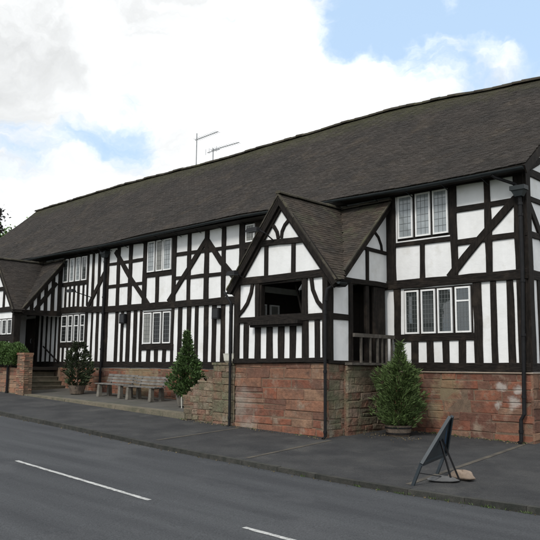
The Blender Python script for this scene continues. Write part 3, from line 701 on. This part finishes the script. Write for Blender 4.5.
# ------------------------------------------------------------------ steps, low walls
b=MB(); n=5
for i in range(n):
    x1=-18.86-.28*i; z1=.62+(.88/n)*(i+1)
    b.box(-20.35,-1.72,z1-.88/n-.3 if i==0 else z1-.88/n,x1+U(-.01,.01),-.06,z1-.012); b.box(-20.35,-1.74,z1-.04,x1+.03,-.055,z1)
tag(b.build('stone_steps',M['step']),'five worn stone steps climbing beside the house wall to the far left porch','steps')
W=thing('buttress_wall',(-7.5,-2.5,.1),'stepped sandstone wall with a square pier that rises to the near porch','wall')
def rtop(u): return .78+.05*math.sin(u*23)+min(1,max(0,(u+8.5)/.62))*.44+.05*min(1,max(0,(u+7.8)/.4))
b=MB(); stones(b,('F',-2.5),-8.62,-7.42,-.15,rtop,71,dep=.03,hr=(.12,.2),lr=(.16,.42)); stones(b,('W',-8.58),-2.5,-2.1,-.1,lambda u:.80,72,dep=.03)
b.cur=1
uu=[-8.58+1.18*i/20 for i in range(21)]; vs=[(u,y,z) for u in uu for y,z in ((-2.49,-.2),(-2.51,rtop(u)+.015+U(-.015,.015)),(-2.12,rtop(u)+.03+U(-.02,.02)),(-2.12,-.2))]
b.add(vs,[(i*4+j,i*4+j+1,i*4+j+5,i*4+j+4) for i in range(20) for j in range(3)]+[(0,1,2,3),(80,83,82,81)])
b.cur=0
r=random.Random(5)
for i in range(26):
    u=-8.6+1.15*i/26; z=rtop(u); s=r.uniform(.05,.11); b.hexa([(u+a*s*2.0+r.uniform(-.02,.02),-2.3+c*.19,z-.10+d*(s+.04)+r.uniform(-.02,.02)) for d in (0,1) for a,c in ((-.5,-1),(.5,-1),(.5,1),(-.5,1))])
b.build('wall_body',[M['sandy'],M['mortar']],W)
b=MB(); b.cur=1; b.box(-7.40,-2.50,-.3,-6.62,-1.75,1.66); b.cur=0
stones(b,('F',-2.50),-7.42,-6.60,-.15,lambda u:1.64,74,hr=(.2,.34),lr=(.3,.5),dep=.04); stones(b,('W',-7.40),-2.52,-1.75,-.15,lambda u:1.64,75,hr=(.2,.34),lr=(.3,.5)); b.box(-7.44,-2.55,1.64,-6.60,-1.74,1.70)
b.build('pier',[M['sandy'],M['mortar']],W)
W2=thing('garden_wall',(-20,-2.5,.5),'low old brick wall under the hedge ending in a brick pier by the steps','wall')
b=MB(); b.cur=1; b.box(-27,-2.52,.2,-17.98,-2.28,1.46); b.cur=0; stones(b,('F',-2.52),-24,-17.95,.25,lambda u:1.48,81,hr=(.14,.2),lr=(.25,.5),dep=.02)
b.build('wall_body',[M['brick'],M['mortar']],W2)
b=MB(); b.cur=1; b.box(-17.93,-2.60,.2,-17.42,-2.26,1.96); b.cur=0
stones(b,('F',-2.60),-17.95,-17.40,.3,lambda u:1.95,82,hr=(.07,.078),lr=(.18,.24),dep=.012); stones(b,('S',-17.42),-2.62,-2.26,.3,lambda u:1.95,83,hr=(.07,.078),lr=(.18,.24),dep=.012)
b.build('brick_pier',[M['brick'],M['mortar']],W2)
b=MB(); x=-17.96
for i in range(5): b.box(-17.965+.112*i,-2.63,1.955,-17.965+.112*i+.104,-2.24,2.03)
b.build('pier_capping',M['brick'],W2)
b=MB(); b.tube([(-18.62,-2.60,1.62),(-18.62,-2.60,.5)],.045,8); b.tube([(-18.62,-2.60,.62),(-18.62,-2.60,.5)],.065,8)
tag(b.build('drain_post',M['iron']),'black iron pipe standing against the low wall under the hedge','pipe')

# ------------------------------------------------------------------ planting
def leaf(b,p,d,l,w,r):
    d=Vector(d).normalized(); s=d.cross(Vector((r.uniform(-1,1),r.uniform(-1,1),r.uniform(-1,1)))).normalized()*w
    p=Vector(p); m=p+d*l*.45; e=p+d*l
    b.add([p,m+s,e,m-s],[(0,1,2,3)])
def conifer(root,base,h,prof,n,m,seed,l=.11,w=.022,droop=.3,lop=0.,rough=1.3):
    r=random.Random(seed); b=MB(); bx,by,bz=base; ps=(.6,1.) if n>2000 else (.5,1.1)
    def rad(t):
        return lin(prof,t)
    ph=[r.uniform(0,6) for _ in range(4)]
    i=0
    while i<n:
        t=r.random(); 
        if r.random()>rad(t)/max(q[1] for q in prof)*.92+.08: continue
        a=r.uniform(0,2*math.pi)
        lump=1+rough*(.10*math.sin(3*a+ph[0]+t*5)+.09*math.sin(5*a+ph[1]-t*11)+.08*math.sin(17*t+ph[2]+2*a)+.06*math.sin(31*t+7*a+ph[3]))+(r.uniform(0,.22) if r.random()<.15 else 0)
        q=math.sqrt(r.uniform(.25,1)); rr=rad(t)*lump*q
        c=Vector((bx+rr*math.cos(a)+lop*t,by+rr*math.sin(a),bz+t*h))
        out=Vector((math.cos(a),math.sin(a),r.uniform(.2,1.1)))
        for k in range(4):
            leaf(b,c+Vector((r.uniform(-1,1),r.uniform(-1,1),r.uniform(-1,1)))*.04,out+Vector((r.uniform(-.7,.7),r.uniform(-.7,.7),r.uniform(-.5,.6))),l*r.uniform(.6,1.3),w*r.uniform(.7,1.3),r)
        i+=1
    b.build('foliage',m,root)
    b=MB(); b.tube([(bx,by,bz-.15),(bx+lop*.5,by,bz+h*.5),(bx+lop,by,bz+h*.96)],[.03,.02,.005],6)
    for k in range(14):
        t=.06+.06*k; a=k*2.4; b.tube([(bx+lop*t,by,bz+t*h),(bx+lop*t+rad(t)*.7*math.cos(a),by+rad(t)*.7*math.sin(a),bz+t*h+.12)],[.010,.004],5)
    b.build('trunk',M['bark'],root)
s1=thing('potted_conifer',(-2.64,-.98,.05),'bushy bright green conifer in an oak half barrel against the sandstone plinth','shrub','potted shrubs along the house front')
conifer(s1,(-2.64,-.98,.26),1.92,[(0,.27),(.06,.36),(.25,.43),(.42,.42),(.55,.39),(.66,.33),(.73,.20),(.79,.09),(.88,.04),(1,.015)],2300,M['conifer'],31,l=.13,w=.012,lop=.08,rough=3.0)
b=MB(); z0=foot(-2.64,-.98)-.02; b.lathe((-2.64,-.98,z0),[(.25,0),(.29,.10),(.305,.2),(.31,.26),(.28,.26),(.27,.2),(0,.2)],22); bb=b.build('half_barrel',M['tub'],s1)
b=MB()
for zz in (.06,.19): b.lathe((-2.64,-.98,z0+zz),[(.277+zz*.17,0),(.283+zz*.17,0),(.285+zz*.17,.03),(.279+zz*.17,.03)],22)
b.build('hoop',M['iron'],bb); b=MB(); b.lathe((-2.64,-.98,z0),[(0,.235),(.275,.225)],16); b.build('soil',M['soil'],bb)
s2=thing('holly_shrub',(-9.95,-1.35,.45),'dense dark green pointed shrub behind the stepped sandstone wall','shrub','potted shrubs along the house front')
conifer(s2,(-9.78,-1.35,.64),1.98,[(0,.22),(.1,.34),(.3,.44),(.42,.42),(.50,.36),(.56,.22),(.66,.14),(.82,.09),(1,.02)],1150,M['holly'],32,l=.11,w=.028,lop=-.12,rough=2.6)
b=MB(); b.lathe((-9.95,-1.35,.42),[(.2,0),(.27,.3),(.29,.34),(.25,.34),(0,.30)],16); b.build('pot',M['stone'],s2)
s3=thing('potted_laurel',(-16.2,-1.15,.6),'loose dark shrub in a tub between the steps and the benches','shrub','potted shrubs along the house front')
conifer(s3,(-16.2,-1.15,.74),1.66,[(0,.18),(.15,.36),(.4,.40),(.62,.34),(.8,.24),(1,.08)],420,M['laurel'],33,l=.16,w=.03,lop=.03,rough=2.6)
b=MB(); b.lathe((-16.2,-1.15,.58),[(.24,0),(.30,.25),(.31,.30),(.27,.30),(0,.26)],16); b.build('pot',M['tub'],s3)
# small pale marker by shrub
b=MB(); b.tube([(-9.30,-2.0,.4),(-9.32,-2.0,.72)],.016,6); tag(b.build('marker_stake',M['cream']),'short white stake standing at the foot of the dark shrub','stake')
# white tub on the pier
w=thing('planter',(-7.0,-2.15,1.7),'cream round planter standing on top of the sandstone pier','planter')
b=MB(); b.lathe((-7.0,-2.15,1.70),[(.22,0),(.27,.05),(.29,.2),(.30,.24),(.27,.24),(.25,.18),(0,.18)],24); b.build('tub',M['cream'],w)
b=MB(); r=random.Random(3)
for i in range(60): leaf(b,(-6.93+r.uniform(-.04,.04),-2.15+r.uniform(-.04,.04),1.88+r.uniform(0,.08)),(r.uniform(-.5,.5),r.uniform(-.5,.5),1),.09,.016,r)
b.build('seedling',M['conifer'],w)
# hedge
hg=thing('hedge',(-21,-2.3,.5),'rounded clipped green hedge above the low brick wall','hedge')
b=MB(); r=random.Random(9)
for i in range(15000):
    x=-26+8.05*math.sqrt(r.random()) if i%3 else r.uniform(-20.5,-17.95); a=r.uniform(-.25,math.pi+.25)
    e=min(1,(-17.93-x)/.55+.05); e=math.sqrt(max(0,1-(1-min(1,e))**2)) if e<1 else 1
    lump=1+.08*math.sin(x*3.1)+.05*math.sin(x*7+a*3)
    ry=.40*lump*math.sqrt(r.uniform(.55,1)); rz_=.66*lump*math.sqrt(r.uniform(.5,1))
    y=-2.42+ry*math.cos(a)*(.5+.5*e); z=1.74+max(-.35,math.sin(a))*rz_*(.25+.75*e)
    leaf(b,(x,y,z),(r.uniform(-1,1),math.cos(a)+r.uniform(-.6,.6),math.sin(a)+r.uniform(-.5,.9)),r.uniform(.05,.085),.022,r)
b.build('foliage',M['hedge'],hg)
b=MB()
for i in range(16): x=-25.8+.5*i; b.tube([(x,-2.4,.6),(x+.03,-2.4,1.9)],.018,5)
b.build('stems',M['bark'],hg)
def tree(name,base,h,cr,crz,n,m,seed,label,ls=.35,trunk=.3,cone=False):
    t=thing(name,base,label,'tree','trees behind the far end of the house'); r=random.Random(seed); bx,by,bz=base
    tips=[]; b=MB(); b.tube([(bx,by,bz-1),(bx+.2,by,bz+h*.35),(bx-.1,by+.1,bz+h*.9)],[trunk,trunk*.7,.05],8)
    for k in range(34):
        f=r.uniform(.12 if cone else .35,.95); a=r.uniform(0,6.28)
        rr=cr*((1-f)*1.05+.05 if cone else math.sin(min(1,(f-.25)/.75)*math.pi*.85+.35))*r.uniform(.6,1.05)
        p0=Vector((bx,by,bz+h*f*(1 if cone else .75))); p1=Vector((bx+rr*math.cos(a),by+rr*math.sin(a),bz+h*f+(-.3 if cone else .5)))
        b.tube([p0,p0.lerp(p1,.5)+Vector((0,0,.2)),p1],[trunk*.25,trunk*.15,.02],5); tips.append((p0,p1))
    b.build('trunk',M['bark'],t)
    b=MB()
    for p0,p1 in tips:
        for j in range(n//len(tips)):
            q=r.uniform(.35,1.05); s=.5+.25*cr*.4
            c=p0.lerp(p1,q)+Vector((r.gauss(0,s*.5),r.gauss(0,s*.5),r.gauss(0,s*.4)))
            leaf(b,c,(r.uniform(-1,1),r.uniform(-1,1),r.uniform(-.6,.6)),ls*r.uniform(.6,1.3),ls*.3,r)
    b.build('crown',m,t)
tree('conifer_tree',(-48.9,10.5,0),14.9,2.7,0,11000,M['beech'],91,'tall dark conifer rising beyond the far end of the roof',ls=.30,cone=True)
tree('broadleaf_tree',(-58,18,0),14.6,4.6,0,12000,M['bush'],92,'bright green leafy tree low behind the orange roof at the far left',ls=.32)
# neighbouring house at far left
NH=thing('neighbour_house',(-50,11,0),'small brick house with an orange tiled roof beyond the long house','house')
b=MB(); b.box(-58,9.0,-1,-45.4,15,9.15); b.build('brick_wall',M['brick'],NH)
b=MB(); Ln=math.hypot(3.5,2.9)
def Pn(u,v): return Vector((u,8.6+v*3.5/Ln,8.95+v*2.9/Ln))
tiles(b,Pn,-58.3,-45.1,Ln,lambda u,v:True,95,course=.2,tw=.3)
b.add([(-58.3,8.6,8.91),(-45.1,8.6,8.91),(-45.1,12.1,11.80),(-58.3,12.1,11.80),(-58.3,15.6,8.91),(-45.1,15.6,8.91)],[(0,1,2,3),(3,2,5,4),(1,5,2),(0,3,4)])
b.build('tiled_roof',M['red_tile'],NH)
b=MB()
for x in (-56,-53,-50,-47.5):
    for z in (2,5.2): b.box(x,8.93,z,x+1.1,8.99,z+1.3)
b.build('window',M['white'],NH); 

b=MB(); r=random.Random(77)
for i in range(900):
    q=r.random()
    if q<.35: x=r.uniform(-3.2,.1); y=-.12-abs(r.gauss(0,.10))
    elif q<.6: x=r.uniform(-8.5,-3.4); y=-2.62-abs(r.gauss(0,.09))
    elif q<.8: x=r.uniform(-3.3,-1.9); y=-1.-abs(r.gauss(0,.35))
    else: x=r.uniform(-14,3); y=kerb_y(x)-.14-abs(r.gauss(0,.06))
    z=(foot(x,y) if y>kerb_y(x) else road_z(x))+.008; s_=r.uniform(.008,.022)
    leaf(b,(x,y,z),(r.uniform(-1,1),r.uniform(-1,1),r.uniform(0,.25)),s_*2,s_*.7,r)
M['litter']=mat('dry_leaves',(.16,.12,.07),(.10,.085,.04),rough=.9,island=.5,bump=0)
tag(b.build('leaf_litter',M['litter']),kind='stuff')
b=MB()
for i in range(46):
    q=r.random()
    if q<.45: x=r.uniform(-1.5,3.2); y=kerb_y(x)-.14
    elif q<.8: x=r.uniform(-8.6,-3.5); y=-2.60
    else: x=r.uniform(-3,.2); y=-.10
    z=(foot(x,y) if y>-4 else road_z(x)); n_=r.randint(4,16)
    for k_ in range(n_): leaf(b,(x+r.gauss(0,.04),y+r.gauss(0,.012),z),(r.uniform(-.8,.8),r.uniform(-.5,.2),r.uniform(.3,1)),r.uniform(.02,.06),.006,r)
tag(b.build('weeds',M['conifer']),kind='stuff')
# ------------------------------------------------------------------ benches
def make_bench():
    t=thing('bench',(0,0,0),'weathered slatted bench on pale stone legs, nearer the steps','bench','benches on the terrace')
    b=MB()
    for y in (-.36,-.24,-.12,0.): b.box(-.86,y-.045,.425+.002*abs(y),.86,y+.045,.46)
    b.build('seat',M['silver_oak'],t)
    b=MB()
    for k,z in enumerate((.50,.60,.70)): b.hexa([(-.86,.10+.03*k,z),(.86,.10+.03*k,z),(.86,.13+.03*k,z),(-.86,.13+.03*k,z),(-.86,.125+.03*k,z+.075),(.86,.125+.03*k,z+.075),(.86,.155+.03*k,z+.075),(-.86,.155+.03*k,z+.075)])
    b.build('backrest',M['silver_oak'],t)
    for s in (-.62,.62):
        b=MB(); b.hexa([(s-.07,-.42,0),(s+.07,-.42,0),(s+.07,-.28,0),(s-.07,-.28,0),(s-.055,-.40,.40),(s+.055,-.40,.40),(s+.055,-.28,.40),(s-.055,-.28,.40)]); b.build('leg',M['stone'],t)
        b=MB(); b.hexa([(s-.07,.0,0),(s+.07,.0,0),(s+.07,.14,0),(s-.07,.14,0),(s-.05,.0,.40),(s+.05,.0,.40),(s+.05,.12,.40),(s-.05,.12,.40)]); b.build('leg',M['stone'],t)
        b=MB(); b.box(s-.04,-.40,.385,s+.04,.1,.423); b.bar((s,.10,.40),(s,.20,.76),.05,.03); b.build('bracket',M['grey_oak'],t)
    return t
def copy_tree(o,parent=None):
    c=o.copy(); col.objects.link(c)
    if parent: c.parent=parent
    for ch in list(o.children): copy_tree(ch,c)
    return c
b1=make_bench(); b2=copy_tree(b1)
b1.location=(-14.22,-.76,ter(-14.22,-1.0)); b2.location=(-12.49,-.78,ter(-12.5,-1.0)); b2.rotation_euler.z=-.012; b2.rotation_euler.y=.012; b1.rotation_euler.y=.016
b2['label']='weathered slatted bench on pale stone legs, nearer the dark pointed shrub'

# ------------------------------------------------------------------ folding triangular road sign seen from behind, with bags
A=Vector((.598,-5.49,foot(.6,-5.49)));Bp=Vector((.393,-4.407,foot(.39,-4.4)))
sg=thing('road_sign',((A+Bp)/2)[:],'folding triangular road sign seen from behind, leaning back on a wire stand at the kerb','sign')
wv=(Bp-A).normalized(); nn=wv.cross(Vector((0,0,1))).normalized(); th=math.radians(23)
ax=Vector((0,0,1))*math.cos(th)+nn*math.sin(th); nr=wv.cross(ax).normalized()
if nr.dot(nn)<0: nr=-nr
mid=(A+Bp)/2; apex=mid+ax*1.13; ca_=A+ax*.38-wv*.03; cb=Bp+ax*.38+wv*.03; ca_+=wv*.0
def tri(b,pts,t0,t1):
    n=len(pts); b.add([p+nr*t0 for p in pts]+[p+nr*t1 for p in pts],[tuple(range(n-1,-1,-1)),tuple(range(n,2*n))]+[(i,(i+1)%n,(i+1)%n+n,i+n) for i in range(n)])
apL=apex-wv*.05; apR=apex+wv*.05
b=MB(); tri(b,[ca_,cb,apR,apL],-.006,.006); pl=b.build('sign_plate',M['sign_back'],sg)
b=MB(); c0=(ca_+cb+apex)/3
tri(b,[ca_.lerp(c0,.02),cb.lerp(c0,.02),apex.lerp(c0,.02)],-.010,-.007); b.build('plate_front',M['sign_red'],pl)
b=MB()
q0=cb.lerp(apex,.28)-wv*.09+ax*.0; tri(b,[cb.lerp(c0,.42),cb.lerp(apex,.30).lerp(c0,.16),apex.lerp(c0,.30)],.0065,.008); b.build('blue_patch',M['sign_blue'],pl)
b=MB()
for a,c in ((ca_,apL),(cb,apR),(ca_,cb)): b.bar(a+nr*.015,c+nr*.015,.05,.05,up=tuple(nr))
b.build('frame',M['sign_back'],sg)
for a in (A,Bp):
    b=MB(); b.bar(a,a+ax*.42,.055,.045,up=tuple(nr)); b.build('leg',M['sign_back'],sg)
b=MB(); f1=Vector((.93,-4.86,foot(.93,-4.86)+.02)); f2=Vector((.98,-4.70,foot(.98,-4.7)+.02)); top=mid+ax*.72
b.bar(top-wv*.05,f1,.02,.03); b.bar(top+wv*.05,f2,.02,.03); b.bar(f1,f2,.03,.02)
b.bar(A+ax*.22,f1+Vector((-.1,0,.05)),.012,.012); 
b.build('stand',M['iron'],sg)
def bag(name,c,rx,ry,rz_,rot,m,label,seed):
    r=random.Random(seed); b=MB(); nu,nv=20,12; vs=[]; ph=[r.uniform(0,6) for _ in range(6)]
    for i in range(nv+1):
        v=-math.pi/2+math.pi*i/nv
        for j in range(nu):
            u=2*math.pi*j/nu; e=lambda k:math.copysign(abs(k)**.62,k)
            x=rx*e(math.cos(v))*e(math.cos(u)); y=ry*e(math.cos(v))*e(math.sin(u)); z=rz_*math.sin(v)
            k=1+.09*math.sin(3*u+ph[0]+v*2)+.06*math.sin(7*u+ph[1])+.05*math.sin(5*v+ph[2])
            if z<0: z*=.55
            else: z*=(1-.35*(abs(x)/rx)**2)*(1+.15*math.sin(4*u+ph[3]))
            X=x*k;Y=y*k; vs.append((X*math.cos(rot)-Y*math.sin(rot),X*math.sin(rot)+Y*math.cos(rot),z+rz_*.5))
    b.add(vs,[(i*nu+j,i*nu+(j+1)%nu,(i+1)*nu+(j+1)%nu,(i+1)*nu+j) for i in range(nv) for j in range(nu)])
    o=b.build(name,m,None,True); o.location=c; return tag(o,label,'bag')
bag('sandbag',(.92,-4.50,foot(.92,-4.5)),.235,.13,.095,-.35,M['bag'],'pale brown sandbag lying on the foot of the road sign','bag')
bag('sack',(.78,-4.90,foot(.78,-4.9)),.24,.12,.06,.5,M['bag2'],'flat dark grey sack beneath the stand of the road sign',4)

# ------------------------------------------------------------------ aerials, lamps, boxes
def aerial(x,zb,zt,bl,bz,label,extra):
    t=thing('aerial',(x,4,zb),label,'aerial','television aerials on the ridge')
    b=MB(); b.tube([(x,4,zb),(x,4,zt)],.022,6); b.build('mast',M['galv'],t)
    b=MB(); a=Vector((x-.1,4,bz)); e=Vector((x+bl,4,bz+.06 if not extra else bz)); b.bar(a,e,.025,.025)
    for i in range(12): p=a.lerp(e,.05+i*.083); b.bar(p-Vector((0,.16,0)),p+Vector((0,.16,0)),.008,.008)
    b.build('boom',M['galv'],t)
    if extra:
        b=MB(); b.bar((x-.35,4,zb+.45),(x+.4,4,zb+.45),.025,.025)
        for i in range(4): b.bar((x-.35+.22*i,3.9,zb+.33),(x-.35+.22*i,3.9,zb+.57),.01,.01)
        b.build('reflector',M['galv'],t)
aerial(-15.93,10.1,11.5,1.35,11.22,'taller television aerial with a rising boom on the roof ridge',False)
aerial(-14.87,10.05,10.62,1.55,10.55,'shorter television aerial with a small reflector on the roof ridge',True)
def floodlight(arm,head,ln,label,cream=False):
    t=thing('floodlight',arm[0],label,'lamp','floodlights on brackets'); b=MB(); b.tube(arm,.018,6); b.build('arm',M['iron'],t)
    b=MB(); h=Vector(head); b.hexa([h+Vector(q) for q in ((-ln,-.09,-.04),(ln,-.09,-.04),(ln,.09,-.04),(-ln,.09,-.04),(-ln*.8,-.06,.05),(ln*.8,-.06,.05),(ln*.8,.06,.05),(-ln*.8,.06,.05))]); b.build('lamp_head',M['iron'],t)
    b=MB(); b.box(h.x-ln*.9,h.y-.08,h.z-.055,h.x+ln*.9,h.y+.08,h.z-.042); b.build('lens',M['lead'],t)
floodlight([(-5.20,-2.58,4.74),(-5.30,-2.80,4.92),(-5.42,-2.86,4.98)],(-5.62,-2.88,5.02),.21,'long bracket floodlight on the porch gable collar')
floodlight([(-6.3,-2.6,3.9),(-6.35,-2.75,3.98)],(-6.42,-2.82,3.99),.16,'small floodlight under the left eave of the near porch')
floodlight([(-17.2,-.05,4.2),(-17.3,-.75,4.38)],(-17.25,-.95,4.40),.25,'floodlight on a long arm between the upper and lower left windows')
for x,z,lb in ((-15.02,3.30,'square black lamp box above the benches'),(-9.98,3.27,'square black lamp box beside the near porch')):
    t=thing('wall_lamp',(x,-.05,z),lb+', fixed high on the wall','lamp','square lamp boxes on the wall')
    b=MB(); b.box(x-.16,-.16,z-.18,x+.16,-.055,z+.17); b.build('housing',M['iron'],t)
    b=MB(); b.box(x-.12,-.166,z-.14,x+.12,-.162,z+.13); b.build('lens',M['glass_blk'],t)

# ------------------------------------------------------------------ camera, light, sky
cam=bpy.data.cameras.new('camera'); co=bpy.data.objects.new('camera',cam); col.objects.link(co); sc.camera=co
cam.sensor_width=36; cam.lens=725/540*36; cam.clip_end=5000; cam.clip_start=.1
Mr=Matrix(((.72677408,.08461794,.68164451),(.68682034,-.10222416,-.71960269),(.00878924,.9911559,-.13241119)))
co.matrix_world=Matrix.Translation((7.0531,-15.6286,1.6))@Mr.to_4x4()
sd=Vector((.14,-.70,.70)).normalized()
sun=bpy.data.lights.new('sun','SUN'); sun.energy=1.5; sun.angle=math.radians(14); sun.color=(1,.965,.91)
so=bpy.data.objects.new('sun',sun); col.objects.link(so); so.rotation_euler=(-sd).to_track_quat('-Z','Y').to_euler(); so.location=(0,-10,30)
w=bpy.data.worlds.new('World'); sc.world=w; w.use_nodes=True; nt=w.node_tree; N=nt.nodes; Lk=nt.links
for n in list(N): N.remove(n)
out=N.new('ShaderNodeOutputWorld'); sky=N.new('ShaderNodeTexSky'); sky.sky_type='NISHITA'; sky.sun_disc=False
sky.sun_elevation=math.asin(sd.z); sky.sun_rotation=math.atan2(sd.x,sd.y); sky.air_density=1.0; sky.dust_density=1.2; sky.ozone_density=1.2
bg1=N.new('ShaderNodeBackground'); bg1.inputs[1].default_value=.13; Lk.new(sky.outputs[0],bg1.inputs[0])
tc=N.new('ShaderNodeTexCoord'); dirv=tc.outputs['Generated']
def math_(op,a,b_=None,c_=None,clamp=False):
    n=N.new('ShaderNodeMath'); n.operation=op; n.use_clamp=clamp
    for i,q in enumerate((a,b_,c_)):
        if q is None: continue
        if hasattr(q,'node'): Lk.new(q,n.inputs[i])
        else: n.inputs[i].default_value=q
    return n.outputs[0]
def nz(scale,det,rg,off=(0,0,0),dist=0,sc3=(1,1,2.2)):
    mp=N.new('ShaderNodeMapping'); mp.inputs['Location'].default_value=off; mp.inputs['Scale'].default_value=sc3; Lk.new(dirv,mp.inputs[0])
    n=N.new('ShaderNodeTexNoise'); n.inputs['Scale'].default_value=scale; n.inputs['Detail'].default_value=det; n.inputs['Roughness'].default_value=rg; n.inputs['Distortion'].default_value=dist
    Lk.new(mp.outputs[0],n.inputs['Vector']); return n.outputs['Fac']
def blob(d,rad,amp):
    vd=N.new('ShaderNodeVectorMath'); vd.operation='DOT_PRODUCT'; Lk.new(dirv,vd.inputs[0]); vd.inputs[1].default_value=Vector(d).normalized()
    k=math_('SUBTRACT',vd.outputs['Value'],1.); k=math_('MULTIPLY',k,2/(rad*rad)); k=math_('EXPONENT',k); return math_('MULTIPLY',k,amp)
nc=N.new('ShaderNodeTexNoise'); nc.inputs['Scale'].default_value=9; nc.inputs['Detail'].default_value=5; nc.inputs['Roughness'].default_value=.6; Lk.new(dirv,nc.inputs['Vector'])
vs_=N.new('ShaderNodeVectorMath'); vs_.operation='SUBTRACT'; Lk.new(nc.outputs['Color'],vs_.inputs[0]); vs_.inputs[1].default_value=(.5,.5,.5)
vm=N.new('ShaderNodeVectorMath'); vm.operation='SCALE'; Lk.new(vs_.outputs[0],vm.inputs[0]); vm.inputs['Scale'].default_value=.13
va=N.new('ShaderNodeVectorMath'); va.operation='ADD'; Lk.new(vm.outputs[0],va.inputs[0]); Lk.new(dirv,va.inputs[1])
vn=N.new('ShaderNodeVectorMath'); vn.operation='NORMALIZE'; Lk.new(va.outputs[0],vn.inputs[0]); raw=dirv; dirv=vn.outputs[0]
cov=math_('ADD',math_('MULTIPLY',nz(2.6,9,.6,(.3,.1,.7),.3),.9),math_('MULTIPLY',nz(9,7,.65,(1.3,.2,.1)),.5))
cov=math_('ADD',math_('ADD',cov,math_('MULTIPLY',nz(6,8,.6,(2,5,1),.2,(1,1,5.5)),.40)),-.72)
for d,r_,a in [((-.485,.75,.449),.10,-.50),((-.36,.86,.415),.09,-.40),((-.552,.711,.436),.045,-.30),((-.494,.763,.417),.018,.16),((-.467,.779,.418),.018,.2),((-.441,.798,.411),.02,.24),((-.41,.818,.404),.022,.28),((-.385,.835,.393),.026,.30),((-.355,.854,.381),.035,.14),((-.43,.78,.462),.022,.30),((-.47,.79,.385),.03,.1),
               ((-.652,.61,.450),.022,-.26),((-.668,.605,.436),.018,-.22),((-.765,.56,.300),.045,-.24),((-.80,.52,.285),.045,-.29),((-.86,.437,.270),.06,-.30),((-.745,.537,.396),.03,-.20),((-.768,.539,.345),.03,-.18),((-.72,.58,.385),.02,-.12),((-.80,.50,.30),.03,-.16),((-.83,.47,.28),.03,-.16),
               ((-.631,.683,.367),.12,.40),((-.57,.74,.37),.06,.25),((-.731,.612,.303),.07,.25),((-.803,.454,.41),.13,.35),((-.476,.805,.34),.07,.2),((-.83,.50,.21),.08,.3)]:
    cov=math_('ADD',cov,blob(d,r_,a))
mr=N.new('ShaderNodeMapRange'); mr.interpolation_type='SMOOTHSTEP'; mr.inputs[1].default_value=-.14; mr.inputs[2].default_value=.24; mr.inputs[3].default_value=.0; mr.inputs[4].default_value=1; Lk.new(cov,mr.inputs[0])
shade=math_('ADD',math_('ADD',math_('ADD',math_('MULTIPLY',nz(3.6,9,.62,(4,1,2),.5),1.1),.19),math_('ADD',blob((-.60,.70,.37),.14,.28),blob((-.81,.53,.22),.13,.24))),blob((-.80,.47,.42),.20,-.14))
cr=N.new('ShaderNodeMapRange'); cr.inputs[1].default_value=.45; cr.inputs[2].default_value=.95; cr.inputs[3].default_value=.50; cr.inputs[4].default_value=.98; Lk.new(shade,cr.inputs[0])
cmb=N.new('ShaderNodeCombineColor')
for i,k in enumerate((.975,.993,1.0)): Lk.new(math_('MULTIPLY',cr.outputs[0],k),cmb.inputs[i])
thin=N.new('ShaderNodeMix'); thin.data_type='RGBA'; Lk.new(mr.outputs[0],thin.inputs[0]); thin.inputs[6].default_value=(.47,.63,.82,1); Lk.new(cmb.outputs[0],thin.inputs[7])
bg2=N.new('ShaderNodeBackground'); Lk.new(thin.outputs[2],bg2.inputs[0]); bg2.inputs[1].default_value=1.0
fac=math_('ADD',math_('MULTIPLY',mr.outputs[0],.25),.75)
mx=N.new('ShaderNodeMixShader'); Lk.new(fac,mx.inputs[0]); Lk.new(bg1.outputs[0],mx.inputs[1]); Lk.new(bg2.outputs[0],mx.inputs[2]); Lk.new(mx.outputs[0],out.inputs[0])
sc.view_settings.view_transform='Standard'; sc.view_settings.look='None'; sc.view_settings.exposure=.43; sc.view_settings.gamma=1; sc.view_settings.use_curve_mapping=False
sc.render.engine='CYCLES'; sc.render.resolution_x=1024; sc.render.resolution_y=1024
